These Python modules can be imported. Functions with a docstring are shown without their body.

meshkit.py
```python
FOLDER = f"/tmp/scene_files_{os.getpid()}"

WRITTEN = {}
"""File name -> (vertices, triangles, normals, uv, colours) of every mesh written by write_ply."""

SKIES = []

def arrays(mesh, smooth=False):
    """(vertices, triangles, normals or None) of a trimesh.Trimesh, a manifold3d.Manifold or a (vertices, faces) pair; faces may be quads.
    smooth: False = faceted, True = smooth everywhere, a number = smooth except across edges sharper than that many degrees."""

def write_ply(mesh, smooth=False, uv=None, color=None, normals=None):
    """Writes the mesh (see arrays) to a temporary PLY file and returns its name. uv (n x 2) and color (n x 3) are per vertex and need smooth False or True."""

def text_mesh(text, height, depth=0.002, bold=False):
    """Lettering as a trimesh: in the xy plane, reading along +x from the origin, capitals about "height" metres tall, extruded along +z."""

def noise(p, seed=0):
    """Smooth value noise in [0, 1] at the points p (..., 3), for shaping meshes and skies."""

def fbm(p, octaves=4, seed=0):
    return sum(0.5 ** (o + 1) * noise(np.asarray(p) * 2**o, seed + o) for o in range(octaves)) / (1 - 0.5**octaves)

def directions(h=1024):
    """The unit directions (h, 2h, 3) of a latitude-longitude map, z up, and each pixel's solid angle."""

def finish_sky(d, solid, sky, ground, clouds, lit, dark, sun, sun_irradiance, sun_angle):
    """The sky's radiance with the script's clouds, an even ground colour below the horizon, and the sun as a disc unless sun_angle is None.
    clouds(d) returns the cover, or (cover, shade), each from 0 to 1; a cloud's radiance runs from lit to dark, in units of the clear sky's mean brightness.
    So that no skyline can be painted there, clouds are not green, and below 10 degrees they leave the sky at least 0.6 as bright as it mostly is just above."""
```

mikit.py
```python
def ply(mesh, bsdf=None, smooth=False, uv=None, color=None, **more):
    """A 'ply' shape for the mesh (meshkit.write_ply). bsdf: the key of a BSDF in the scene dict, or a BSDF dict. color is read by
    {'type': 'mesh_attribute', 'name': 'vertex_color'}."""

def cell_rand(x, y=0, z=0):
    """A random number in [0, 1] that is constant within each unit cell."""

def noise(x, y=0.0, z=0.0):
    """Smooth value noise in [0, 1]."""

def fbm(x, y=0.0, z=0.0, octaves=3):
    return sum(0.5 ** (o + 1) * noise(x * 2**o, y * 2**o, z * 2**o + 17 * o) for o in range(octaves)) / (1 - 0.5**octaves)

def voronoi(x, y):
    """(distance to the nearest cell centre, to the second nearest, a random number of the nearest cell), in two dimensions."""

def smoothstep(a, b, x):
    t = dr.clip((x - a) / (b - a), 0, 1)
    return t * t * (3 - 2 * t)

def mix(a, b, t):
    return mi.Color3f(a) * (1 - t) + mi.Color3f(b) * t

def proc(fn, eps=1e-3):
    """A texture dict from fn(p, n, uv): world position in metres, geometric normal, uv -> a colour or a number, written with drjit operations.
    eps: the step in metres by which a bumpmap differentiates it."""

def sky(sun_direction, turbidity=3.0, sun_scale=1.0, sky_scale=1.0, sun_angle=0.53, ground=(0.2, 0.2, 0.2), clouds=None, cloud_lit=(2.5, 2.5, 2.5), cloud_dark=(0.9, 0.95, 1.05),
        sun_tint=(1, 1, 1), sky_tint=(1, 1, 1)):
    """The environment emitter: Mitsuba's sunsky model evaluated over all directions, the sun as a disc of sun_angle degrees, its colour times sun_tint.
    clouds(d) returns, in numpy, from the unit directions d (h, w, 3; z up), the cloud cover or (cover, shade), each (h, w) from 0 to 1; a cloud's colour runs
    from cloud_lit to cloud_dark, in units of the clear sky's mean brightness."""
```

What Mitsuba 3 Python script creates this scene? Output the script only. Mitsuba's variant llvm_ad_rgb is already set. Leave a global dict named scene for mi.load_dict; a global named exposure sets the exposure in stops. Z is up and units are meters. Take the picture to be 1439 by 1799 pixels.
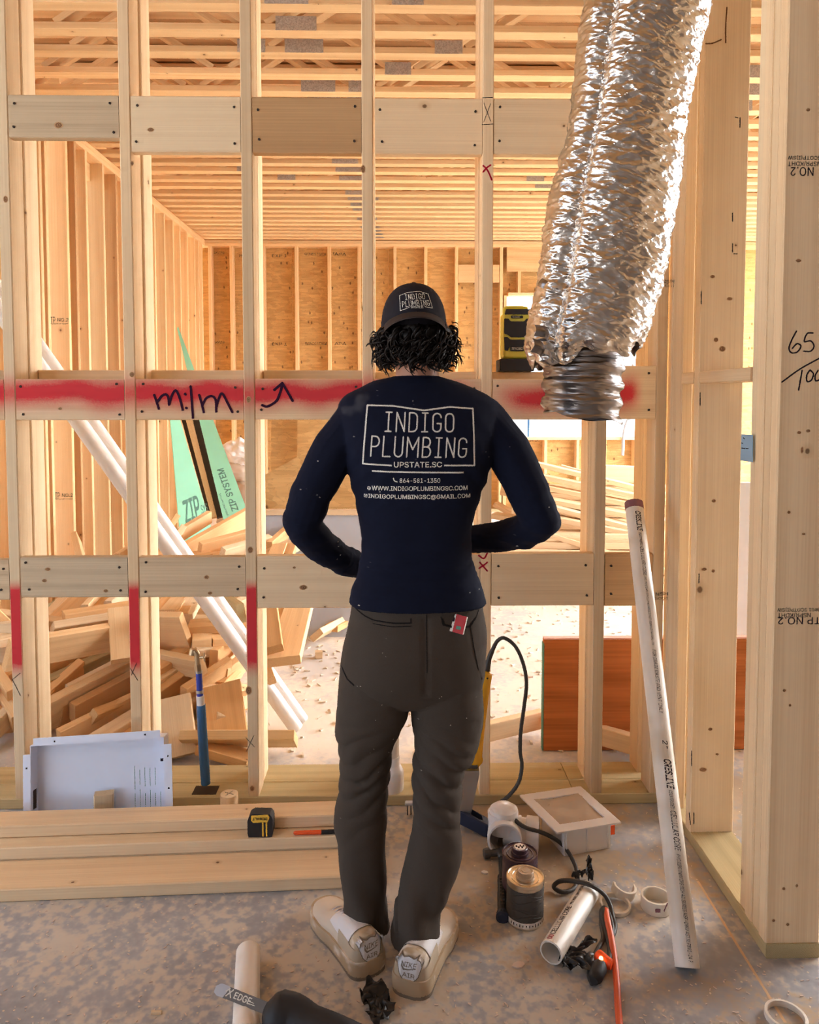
import math, random
import numpy as np
import trimesh, shapely, shapely.affinity
import drjit as dr
import mitsuba as mi
import manifold3d as m3
from shapely.geometry import LineString, Polygon, Point, box as sbox
import trimesh.smoothing, trimesh.remesh
from shapely.ops import unary_union
import mikit, meshkit
from mikit import proc, noise, fbm, smoothstep, mix, cell_rand, voronoi

scene, labels = {}, {}
# ------------------------------------------------------------------ camera, sky, sun, exposure
W, H = 1439, 1799
FOC, CX, CY = 1330.0, 719.5, 772.0
CAM = np.array([0.0, 0.0, 1.43])
YAW, PITCH = math.radians(1.0), math.radians(3.0)
FWD = np.array([math.sin(YAW) * math.cos(PITCH), math.cos(YAW) * math.cos(PITCH), -math.sin(PITCH)])
RGT = np.array([math.cos(YAW), -math.sin(YAW), 0.0])
UPV = np.cross(RGT, FWD)
T = mi.ScalarTransform4f
scene['camera'] = {'type': 'perspective', 'fov': 2 * math.degrees(math.atan(W / 2 / FOC)), 'fov_axis': 'x',
                   'near_clip': 0.05, 'far_clip': 300.0,
                   'principal_point_offset_x': 0.0, 'principal_point_offset_y': (H / 2 - CY) / H,
                   'to_world': T().look_at(origin=CAM.tolist(), target=(CAM + FWD).tolist(), up=[0, 0, 1])}
exposure = 0.46
SUN_DIR = [0.85, 0.25, 0.75]


def thin_cloud(d):
    f = meshkit.fbm(d * np.array([2.2, 2.2, 5.0]), 4, 3)
    s = np.asarray(SUN_DIR) / np.linalg.norm(SUN_DIR)
    near = np.clip((d @ s + 0.15) / 0.95, 0, 1)          # bright haze on the sun's side of the sky
    return np.clip(0.55 + 0.7 * f, 0, 1), np.clip(1.0 - near + 0.25 * (0.5 - f), 0, 1)


scene['sky'] = mikit.sky(SUN_DIR, turbidity=4.0, sun_scale=0.9, sky_scale=1.0, ground=(0.42, 0.39, 0.35), clouds=thin_cloud,
                         cloud_lit=(125, 127, 128), cloud_dark=(4.0, 5.0, 6.4))


# ------------------------------------------------------------------ helpers
def ray(px, py):
    d = FWD + RGT * (px - CX) / FOC - UPV * (py - CY) / FOC
    return d


def atY(px, py, Y):
    d = ray(px, py)
    return CAM + d * (Y - CAM[1]) / d[1]


def atX(px, py, X):
    d = ray(px, py)
    return CAM + d * (X - CAM[0]) / d[0]


def atZ(px, py, Z):
    d = ray(px, py)
    return CAM + d * (Z - CAM[2]) / d[2]


def pxl(P):
    d = np.asarray(P, float) - CAM
    k = d @ FWD
    return CX + FOC * (d @ RGT) / k, CY - FOC * (d @ UPV) / k


_used = {}


def key(base):
    n = _used.get(base, 0)
    _used[base] = n + 1
    return base if n == 0 else f'{base}_{n:03d}'


def put(base, mesh, mat, smooth=False, uv=None, color=None, parent=None, **kw):
    k = key((parent + '__' if parent else '') + base)
    scene[k] = mikit.ply(mesh, mat, smooth=smooth, uv=uv, color=color, **kw)
    return k


def tag(k, label=None, cat=None, group=None, kind=None):
    d = labels.setdefault(k, {})
    if label: d['label'] = label
    if cat: d['category'] = cat
    if group: d['group'] = group
    if kind: d['kind'] = kind
    return k


def thing(base, label, cat, group=None):
    return tag(key(base), label, cat, group)


def nrm(v):
    v = np.asarray(v, float)
    return v / max(np.linalg.norm(v), 1e-12)


_bid = [0]


def board_mesh(p0, p1, w, t, up=(0, 0, 1), c=0.003, bid=None, skew=(0, 0)):
    """Sawn lumber from p0 to p1: w wide along `up`, t thick across; eased edges; uv = grain coordinates in metres."""
    p0, p1 = np.asarray(p0, float), np.asarray(p1, float)
    a = p1 - p0
    L = np.linalg.norm(a)
    a = a / L
    wd = np.asarray(up, float)
    wd = nrm(wd - a * (wd @ a))
    td = np.cross(a, wd)
    c = min(c, 0.2 * min(w, t))
    x, y = w / 2, t / 2
    sec = np.array([[-x + c, -y], [x - c, -y], [x, -y + c], [x, y - c], [x - c, y], [-x + c, y], [-x, y - c], [-x, -y + c]])
    if bid is None:
        _bid[0] += 1
        bid = _bid[0]
    off = 40.0 * bid + 10.0
    V, F, U = [], [], []
    per = 0.0
    q0 = p0 + sec[:, :1] * wd + sec[:, 1:] * td + (sec[:, :1] * skew[0]) * a
    q1 = p1 + sec[:, :1] * wd + sec[:, 1:] * td + (sec[:, :1] * skew[1]) * a
    for i in range(8):
        j = (i + 1) % 8
        s = np.linalg.norm(sec[j] - sec[i])
        n = len(V)
        V += [q0[i], q0[j], q1[j], q1[i]]
        U += [[off, per], [off, per + s], [off + L, per + s], [off + L, per]]
        F += [[n, n + 1, n + 2], [n, n + 2, n + 3]]
        per += s
    for q, flip in ((q0, True), (q1, False)):
        n = len(V)
        V += list(q)
        U += [[off + sec[i, 0], 60 + sec[i, 1]] for i in range(8)]
        for i in range(1, 7):
            F.append([n, n + i + 1, n + i] if flip else [n, n + i, n + i + 1])
    V, F, U = np.array(V), np.array(F), np.array(U)
    # make outward
    if np.einsum('ij,ij->i', V[F[:, 0]] - (p0 + p1) / 2, np.cross(V[F[:, 1]] - V[F[:, 0]], V[F[:, 2]] - V[F[:, 0]])).sum() < 0:
        F = F[:, ::-1]
    return V, F, U


def board(base, p0, p1, w, t, up=(0, 0, 1), mat='pine', parent=None, c=0.003, skew=(0, 0)):
    V, F, U = board_mesh(p0, p1, w, t, up, c, skew=skew)
    return put(base, (V, F), mat, uv=U, parent=parent)


def vboard(base, x0, x1, y0, y1, z0, z1, mat='pine', parent=None):
    """upright box lumber filling the given bounds"""
    cx, cy = (x0 + x1) / 2, (y0 + y1) / 2
    return board(base, (cx, cy, z0), (cx, cy, z1), x1 - x0, y1 - y0, (1, 0, 0), mat, parent)


def hboard(base, x0, x1, y0, y1, z0, z1, mat='pine', parent=None):
    """lumber lying along x"""
    cy, cz = (y0 + y1) / 2, (z0 + z1) / 2
    return board(base, (x0, cy, cz), (x1, cy, cz), z1 - z0, y1 - y0, (0, 0, 1), mat, parent)


def yboard(base, x0, x1, y0, y1, z0, z1, mat='pine', parent=None):
    cx, cz = (x0 + x1) / 2, (z0 + z1) / 2
    return board(base, (cx, y0, cz), (cx, y1, cz), z1 - z0, x1 - x0, (0, 0, 1), mat, parent)


def sheet_mesh(o, eu, ev, th, nu=1, nv=1, bid=None):
    """a flat panel from corner o along eu and ev (vectors), thickness th along eu x ev; uv in metres"""
    o, eu, ev = (np.asarray(v, float) for v in (o, eu, ev))
    n = nrm(np.cross(eu, ev)) * th
    lu, lv = np.linalg.norm(eu), np.linalg.norm(ev)
    if bid is None:
        _bid[0] += 1
        bid = _bid[0]
    off = 40.0 * bid + 10
    V, F, U = [], [], []
    def quad(a, b, c_, d, ua, ub, uc, ud):
        k = len(V)
        V.extend([a, b, c_, d]); U.extend([ua, ub, uc, ud]); F.extend([[k, k + 1, k + 2], [k, k + 2, k + 3]])
    f = lambda s, t, h=0: o + eu * s + ev * t + n * h
    g = lambda s, t: [off + s * lu, t * lv]
    quad(f(0, 0, 1), f(1, 0, 1), f(1, 1, 1), f(0, 1, 1), g(0, 0), g(1, 0), g(1, 1), g(0, 1))
    quad(f(0, 0), f(0, 1), f(1, 1), f(1, 0), g(0, 0), g(0, 1), g(1, 1), g(1, 0))
    e = lambda s, h: [off + s, 60 + h * th]
    for (s0, t0, s1, t1, l) in ((0, 0, 1, 0, lu), (1, 0, 1, 1, lv), (1, 1, 0, 1, lu), (0, 1, 0, 0, lv)):
        quad(f(s0, t0), f(s1, t1), f(s1, t1, 1), f(s0, t0, 1), e(0, 0), e(l, 0), e(l, 1), e(0, 1))
    return np.array(V), np.array(F), np.array(U)


def sheet(base, o, eu, ev, th, mat, parent=None):
    V, F, U = sheet_mesh(o, eu, ev, th)
    return put(base, (V, F), mat, uv=U, parent=parent)


def boxm(size, at=(0, 0, 0), bevel=0.0):
    """box with rounded edges (manifold hull of spheres) or plain"""
    size = np.asarray(size, float)
    if bevel <= 0:
        m = trimesh.creation.box(size)
    else:
        h = size / 2 - bevel
        pts = []
        s = m3.Manifold.sphere(bevel, 12)
        m = m3.Manifold.batch_hull([s.translate([sx * h[0], sy * h[1], sz * h[2]]) for sx in (-1, 1) for sy in (-1, 1) for sz in (-1, 1)])
        m = tm(m)
    m.apply_translation(at)
    return m


def tm(m):
    q = m.to_mesh()
    return trimesh.Trimesh(q.vert_properties[:, :3].astype(float), q.tri_verts, process=False)


def mf(t):
    t = t.copy()
    t.merge_vertices()
    return m3.Manifold(m3.Mesh(np.asarray(t.vertices, np.float32), np.asarray(t.faces, np.uint32)))


def frame_path(pts):
    p = np.asarray(pts, float)
    t = np.gradient(p, axis=0)
    t /= np.linalg.norm(t, axis=1, keepdims=True)
    a = np.zeros_like(p)
    v = np.cross(t[0], [0, 0, 1.0] if abs(t[0][2]) < 0.9 else [1.0, 0, 0])
    for i in range(len(p)):
        v = nrm(v - t[i] * (v @ t[i]))
        a[i] = v
    return p, t, a, np.cross(t, a)


def tube(pts, r, n=12, cap=True):
    p, t, a, b = frame_path(pts)
    r = np.broadcast_to(np.asarray(r, float), (len(p),))
    th = np.arange(n) * 2 * np.pi / n
    V = p[:, None] + r[:, None, None] * (np.cos(th)[None, :, None] * a[:, None] + np.sin(th)[None, :, None] * b[:, None])
    V = V.reshape(-1, 3)
    F = []
    for i in range(len(p) - 1):
        for j in range(n):
            k = (j + 1) % n
            F += [[i * n + j, i * n + k, (i + 1) * n + k], [i * n + j, (i + 1) * n + k, (i + 1) * n + j]]
    if cap:
        c0, c1 = len(V), len(V) + 1
        V = np.vstack([V, p[:1], p[-1:]])
        for j in range(n):
            k = (j + 1) % n
            F += [[c0, k, j], [c1, (len(p) - 1) * n + j, (len(p) - 1) * n + k]]
    m = trimesh.Trimesh(V, F, process=False)
    if m.volume < 0: m.invert()
    return m


def catmull(pts, n=8):
    p = np.asarray(pts, float)
    q = np.vstack([2 * p[0] - p[1], p, 2 * p[-1] - p[-2]])
    out = []
    for i in range(1, len(q) - 2):
        for s in np.arange(n) / n:
            a, b, c, d = q[i - 1], q[i], q[i + 1], q[i + 2]
            out.append(0.5 * (2 * b + (c - a) * s + (2 * a - 5 * b + 4 * c - d) * s * s + (3 * b - a - 3 * c + d) * s ** 3))
    out.append(q[-2])
    return np.array(out)


def lathe(profile, n=32, cap=False):
    """profile [(r, z)...] round z"""
    pr = np.asarray(profile, float)
    th = np.arange(n) * 2 * np.pi / n
    V = np.stack([pr[:, None, 0] * np.cos(th), pr[:, None, 0] * np.sin(th), np.broadcast_to(pr[:, 1:2], (len(pr), n))], -1).reshape(-1, 3)
    F = []
    for i in range(len(pr) - 1):
        for j in range(n):
            k = (j + 1) % n
            F += [[i * n + j, i * n + k, (i + 1) * n + k], [i * n + j, (i + 1) * n + k, (i + 1) * n + j]]
    return trimesh.Trimesh(V, F, process=False)


def pipe_mesh(p0, p1, ro, ri, n=28, c=0.0):
    """hollow pipe"""
    p0, p1 = np.asarray(p0, float), np.asarray(p1, float)
    L = np.linalg.norm(p1 - p0)
    m = lathe([(ri, 0), (ro - c, 0), (ro, c), (ro, L - c), (ro - c, L), (ri, L), (ri, 0)], n)
    m.merge_vertices()
    m.apply_transform(trimesh.geometry.align_vectors([0, 0, 1], nrm(p1 - p0)))
    m.apply_translation(p0)
    return m


def xf(m, M):
    m = m.copy()
    m.apply_transform(M)
    return m


def basis(o, x, y=None, z=None):
    """4x4 with columns from given axes (two of three needed)"""
    if z is None: z = np.cross(x, y)
    elif y is None: y = np.cross(z, x)
    x = np.cross(y, z) if x is None else x
    M = np.eye(4)
    M[:3, 0], M[:3, 1], M[:3, 2], M[:3, 3] = nrm(x), nrm(y), nrm(z), o
    return M


def rotz(a):
    return trimesh.transformations.rotation_matrix(a, [0, 0, 1])


def cat(ms):
    return trimesh.util.concatenate([m for m in ms if m is not None])


_text = {}


def text(s, height, depth=0.0006, bold=False, center=False, sx=1.0):
    k = (s, height, depth, bold)
    if k not in _text: _text[k] = meshkit.text_mesh(s, height, depth, bold)
    m = _text[k].copy()
    if sx != 1.0: m.apply_scale([sx, 1, 1])
    if center:
        b = m.bounds
        m.apply_translation([-(b[0][0] + b[1][0]) / 2, -(b[0][1] + b[1][1]) / 2, 0])
    return m


def poly_mesh(g, depth):
    gs = [x for x in getattr(g, 'geoms', [g]) if x.area > 1e-10]
    return cat([trimesh.creation.extrude_polygon(x, depth, engine='earcut') for x in gs])


def strokes(lines, width, depth=0.0006, cap=1, simp=0.0):
    g = unary_union([LineString(l).buffer(width / 2, cap_style=cap, join_style=1, quad_segs=4) for l in lines])
    return poly_mesh(g, depth)
# ------------------------------------------------------------------ materials
def lin(r, g, b):
    f = lambda c: (c / 255 / 12.92) if c / 255 <= 0.04045 else ((c / 255 + 0.055) / 1.055) ** 2.4
    return [f(r), f(g), f(b)]


def diffuse(tex): return {'type': 'twosided', 'bsdf': {'type': 'diffuse', 'reflectance': tex}}


def rgb(c): return {'type': 'rgb', 'value': list(map(float, c))}


def plastic(name, c, rough=0.35, spec=0.5, metallic=0.0, **kw):
    scene[name] = {'type': 'twosided', 'bsdf': {'type': 'principled', 'base_color': c if isinstance(c, dict) else rgb(c), 'roughness': rough, 'specular': spec, 'metallic': metallic, **kw}}
    return name


def wood_color(p, n, uv, light, dark, contrast=1.0, knots=1.0):
    u, v = mi.Float(uv.x), mi.Float(uv.y)
    bid = dr.floor(u / 40.0)
    r1, r2, r3 = cell_rand(bid, 1), cell_rand(bid, 2), cell_rand(bid, 3)
    end = dr.select(v > 40, 1.0, 0.0)
    s = u + 13.0 * r1
    w = v + 5.0 * r2
    warp = noise(s * 0.9, w * 3.0, bid) * 0.9 + noise(s * 0.35, w * 1.5, bid) * 1.6
    ring = 0.5 + 0.5 * dr.sin((w * (60 + 90 * r3) + warp * 7.0) * 1.0)
    ring = dr.power(ring, 2.0)
    fine = fbm(s * 3.0, w * 420.0, bid, 2)
    rr = dr.sqrt(dr.square(u - bid * 40.0 - 10.0 - 0.05 + 0.1 * r1) + dr.square(v - 60 + 0.02 + 0.03 * r2))
    endring = dr.power(0.5 + 0.5 * dr.sin(rr * 1700.0), 1.5)
    t = dr.select(end > 0.5, 0.30 + 0.45 * endring, (0.12 + 0.30 * ring * noise(s * 0.5, w * 6.0, bid + 3.0) + 0.22 * (noise(s * 0.7, w * 8.0, bid) - 0.4) + 0.34 * (fine - 0.5)) * contrast)
    # knots
    cu, cv = s * 2.6, w * 14.0
    iu, iv = dr.floor(cu), dr.floor(cv)
    has = cell_rand(iu, iv, 5 + bid * 0) < 0.13
    ku = (cu - iu - 0.3 - 0.4 * cell_rand(iu, iv, 6)) / 2.6
    kv = (cv - iv - 0.3 - 0.4 * cell_rand(iu, iv, 7)) / 14.0
    rad = 0.0035 + 0.0085 * dr.square(cell_rand(iu, iv, 8))
    kd = dr.sqrt(dr.square(ku / 1.25) + dr.square(kv))
    k = dr.select(has & (end < 0.5), (1 - smoothstep(rad * 0.55, rad, kd)), 0.0)
    halo = dr.select(has & (end < 0.5), (1 - smoothstep(rad, rad * 3.0, kd)) * 0.35, 0.0)
    c = mix(light, dark, dr.clip(t + halo, 0, 1))
    tone = 0.90 + 0.20 * r1
    c = mi.Color3f(c.x * tone, c.y * tone * (0.97 + 0.06 * r2), c.z * tone * (0.94 + 0.12 * r2))
    return mix(c, mi.Color3f(0.13, 0.065, 0.03), k * 0.85 * knots)


PINE_L, PINE_D = (0.77, 0.60, 0.395), (0.52, 0.345, 0.185)
scene['pine_warm'] = diffuse(proc(lambda p, n, uv: wood_color(p, n, uv, (0.80, 0.575, 0.33), (0.53, 0.31, 0.135))))
scene['pine'] = diffuse(proc(lambda p, n, uv: wood_color(p, n, uv, PINE_L, PINE_D)))
scene['pine_orange'] = diffuse(proc(lambda p, n, uv: wood_color(p, n, uv, (0.74, 0.47, 0.235), (0.48, 0.26, 0.10))))
scene['pine_dark'] = diffuse(proc(lambda p, n, uv: wood_color(p, n, uv, (0.56, 0.36, 0.19), (0.33, 0.17, 0.075), 1.2)))
scene['pine_gray'] = diffuse(proc(lambda p, n, uv: wood_color(p, n, uv, (0.64, 0.51, 0.35), (0.36, 0.26, 0.16), 1.2)))
scene['treated'] = diffuse(proc(lambda p, n, uv: wood_color(p, n, uv, (0.54, 0.45, 0.265), (0.34, 0.275, 0.14), 1.2, 0.7)))

Z_BAND = [1.403, 1.475]


def paint_fn(p, n, uv, stud):
    c = wood_color(p, n, uv, PINE_L, PINE_D)
    z = mi.Float(p.z)
    # the sprayed red band along the middle blocking, and the sprayed marks low on the studs
    wob = 0.018 * (noise(p.x * 2.3, 3.0) - 0.5) + 0.02 * (noise(p.x * 11.0, 9.0) - 0.5)
    soft = 0.9 + 0.2 * noise(p.x * 300.0, p.z * 300.0)
    zc = 1.456 + wob - 0.014 * dr.clip(p.x + 0.6, 0, 1)
    band = dr.exp(-dr.square((z - zc) / (0.046 + 0.018 * noise(p.x * 4.0, 5.0)))) * soft
    gap = 1 - 0.85 * dr.exp(-dr.square((p.x - 0.31) / 0.09))
    band = band * smoothstep(0.86, 0.80, p.x) * gap
    if stud:
        band = band * 0.75 + smoothstep(0.82, 0.75, z) * smoothstep(0.45, 0.56, z) * smoothstep(-0.42, -0.46, p.x) * soft * 1.25
    front = smoothstep(0.5, 0.9, -n.y)
    return mix(c, mi.Color3f(0.58, 0.025, 0.045), dr.clip(band * 1.08, 0, 0.95) * front)


scene['pine_sprayed'] = diffuse(proc(lambda p, n, uv: paint_fn(p, n, uv, False)))
scene['pine_sprayed_stud'] = diffuse(proc(lambda p, n, uv: paint_fn(p, n, uv, True)))


def osb_fn(p, n, uv):
    u, v = mi.Float(uv.x), mi.Float(uv.y)
    a, b, r = voronoi(u * 13.0 + 2.5 * noise(u * 9, v * 9), v * 34.0)
    a2, b2, r2 = voronoi(u * 30.0 + 40, v * 16.0)
    f = fbm(u * 8, v * 90, 1.0, 2)
    c = mix(mi.Color3f(0.66, 0.43, 0.19), mi.Color3f(0.40, 0.215, 0.075), dr.clip(0.12 + 0.45 * r + 0.5 * (f - 0.5), 0, 1))
    dark = dr.select((r2 > 0.955), smoothstep(0.42, 0.15, a2), 0.0)
    seam = smoothstep(0.0, 0.06, b - a)
    return mix(c * (0.82 + 0.18 * seam), mi.Color3f(0.11, 0.055, 0.025), dark * 0.8)


scene['osb'] = diffuse(proc(osb_fn))


def ply_fn(p, n, uv, light, dark):
    u, v = mi.Float(uv.x), mi.Float(uv.y)
    ring = 0.5 + 0.5 * dr.sin(v * 55.0 + 9.0 * noise(u * 1.1, v * 4.0) + 4 * noise(u * 3, v * 9))
    f = fbm(u * 4, v * 160, 2.0, 2)
    return mix(light, dark, dr.clip(0.15 + 0.5 * ring + 0.8 * (f - 0.5), 0, 1))


scene['plywood'] = diffuse(proc(lambda p, n, uv: ply_fn(p, n, uv, mi.Color3f(0.72, 0.50, 0.28), mi.Color3f(0.55, 0.34, 0.16))))
scene['plywood_red'] = diffuse(proc(lambda p, n, uv: ply_fn(p, n, uv, mi.Color3f(0.55, 0.20, 0.075), mi.Color3f(0.38, 0.12, 0.04))))
scene['deck_ply'] = diffuse(proc(lambda p, n, uv: ply_fn(p, n, uv, mi.Color3f(0.58, 0.36, 0.18), mi.Color3f(0.42, 0.24, 0.11))))


def floor_fn(p, n, uv):
    x, y = p.x, p.y
    big = fbm(x * 1.3, y * 1.6, 3.0, 4)
    mid = fbm(x * 5.5 + 7, y * 7.5, 1.0, 4)
    fine = fbm(x * 60, y * 60, 2.0, 3)
    conc = mix(mi.Color3f(0.32, 0.32, 0.335), mi.Color3f(0.48, 0.475, 0.475), dr.clip(0.3 + 1.3 * (mid - 0.4) + 0.9 * (fine - 0.5), 0, 1))
    dust = smoothstep(0.47, 0.70, mid * 0.62 + big * 0.38 + 0.6 * (fine - 0.5))
    c = mix(conc, mi.Color3f(0.60, 0.52, 0.42), dust * 0.7)
    mud = smoothstep(0.40, 0.62, fbm(x * 2.3 + 20, y * 3.1, 8.0, 4) + 0.25 * (fine - 0.5)) * smoothstep(0.0, 0.45, x + 0.15)
    c = mix(c, mi.Color3f(0.40, 0.28, 0.16), mud * 0.7)
    # sawdust drifts of the room behind the wall
    back = smoothstep(2.75, 3.1, y)
    sd = smoothstep(0.36, 0.62, fbm(x * 3.0, y * 3.0, 5.0, 4) + 0.25 * (fine - 0.5))
    cb = mix(mi.Color3f(0.60, 0.58, 0.56), mi.Color3f(0.80, 0.73, 0.64), sd)
    c = mix(c, cb, back)
    chip = voronoi(x * 38.0, y * 38.0)
    cc = dr.select((chip[2] > 0.86) & (chip[0] < 0.10), 0.8, 0.0)
    # the snapped chalk line
    chx = 0.905 - 0.045 * (y - 1.9)
    return mix(c, mi.Color3f(0.72, 0.60, 0.43), cc)


scene['concrete'] = diffuse(proc(floor_fn))
scene['ground_soil'] = diffuse(proc(lambda p, n, uv: mix(mi.Color3f(0.55, 0.50, 0.44), mi.Color3f(0.42, 0.36, 0.30), fbm(p.x * 0.7, p.y * 0.7, 0.0, 3))))
scene['wrap_grey'] = diffuse(rgb((0.30, 0.31, 0.33)))
scene['ink'] = diffuse(rgb((0.025, 0.018, 0.022)))
scene['ink_marker'] = diffuse(rgb((0.035, 0.012, 0.03)))
scene['ink_red'] = diffuse(rgb((0.33, 0.012, 0.03)))
scene['nail'] = diffuse(rgb((0.05, 0.04, 0.035)))


def galv_fn(p, n, uv):
    a = voronoi(p.x * 160, p.z * 160 + p.y * 160)
    return mix(mi.Color3f(0.40, 0.38, 0.36), mi.Color3f(0.58, 0.56, 0.54), a[2])


scene['galvanized'] = {'type': 'twosided', 'bsdf': {'type': 'principled', 'base_color': proc(galv_fn), 'roughness': 0.5, 'metallic': 0.7, 'specular': 0.5}}
# ------------------------------------------------------------------ the building: floor, ceiling, framed walls
D = 2.60                       # front face of the framed plumbing wall
SD = 0.096                     # stud depth
Y1 = D + SD
Y2 = Y1 + 0.012                # back row of studs
Y3 = Y2 + SD
ZC = 3.416                     # underside of the floor trusses
YB = 9.57                      # back wall studs
XL = -2.38                     # left wall face

put('floor', boxm((11.8, 13.6, 0.15), (-0.25, 3.8, -0.075)), 'concrete'); tag('floor', 'concrete slab floor dusted with sawdust and dried mud', kind='structure')
put('ground', boxm((120, 120, 0.1), (0, 20, -0.32)), 'ground_soil'); tag('ground', 'bare pale soil outside', kind='structure')

# ceiling: deck, then open web trusses
tag('ceiling', 'open web wooden floor trusses under a plywood deck', kind='structure')
sheet('deck', (-6.0, 2.4, 3.83), (11.4, 0, 0), (0, 8.0, 0), 0.018, 'deck_ply', 'ceiling')
sheet('deck', (-2.9, -2.7, 3.83), (7.6, 0, 0), (0, 5.098, 0), 0.018, 'deck_ply', 'ceiling')
rngT = random.Random(4)
front_px = [8, 54.6, 93.4, 131, 161.6, 190, 214, 236, 255, 272.7, 287.7, 302, 317, 329, 342, 352, 362, 370.5, 378.5, 387, 394, 401, 407, 413, 418.5, 423.5]
TX0, TX1, TH = -2.50, 5.40, 0.40
for i, py in enumerate(front_px):
    y = atZ(640, py, ZC)[1] + 0.0445
    t = key('ceiling__truss')
    tag(t, 'open web truss')
    z0 = ZC + 0.019
    board('bottom_chord', (TX0, y, z0), (TX1, y, z0), 0.089, 0.038, (0, 1, 0), 'pine_warm', t)
    board('top_chord', (TX0, y, z0 + TH - 0.038), (TX1, y, z0 + TH - 0.038), 0.089, 0.038, (0, 1, 0), 'pine_warm', t)
    ph = 0.30 * math.sin(i * 1.1) + (0.1 if i < 5 else 0)
    webs = []
    x = TX0 + 0.3 + ph
    up = True
    while x < TX1 - 0.6:
        a, b = (x, x + 0.50)
        p0 = (a, y, z0 + 0.02) if up else (a, y, z0 + TH - 0.055)
        p1 = (b, y, z0 + TH - 0.055) if up else (b, y, z0 + 0.02)
        webs.append((p0, p1))
        if not up and i < 16 and rngT.random() < 0.22:
            pm = sheet_mesh((b - 0.08, y - 0.0455, z0 - 0.019), (0.16, 0, 0), (0, 0, 0.075), 0.001)
            put('gusset_plate', pm[:2], 'galvanized', parent=t)
        x = b + (0.03 if up else 0.10)
        up = not up
    if i < 7:
        for p0, p1 in webs: board('web', p0, p1, 0.085, 0.036, (0, 1, 0), 'pine_warm', t)
    else:
        ms = [board_mesh(p0, p1, 0.085, 0.036, (0, 1, 0), bid=7000 + i) for p0, p1 in webs]
        n = np.cumsum([0] + [len(m[0]) for m in ms])
        k = put('web', (np.vstack([m[0] for m in ms]), np.vstack([m[1] + q for m, q in zip(ms, n)])), 'pine_warm', uv=np.vstack([m[2] for m in ms]), parent=t)
        tag(k, kind='stuff')
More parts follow.
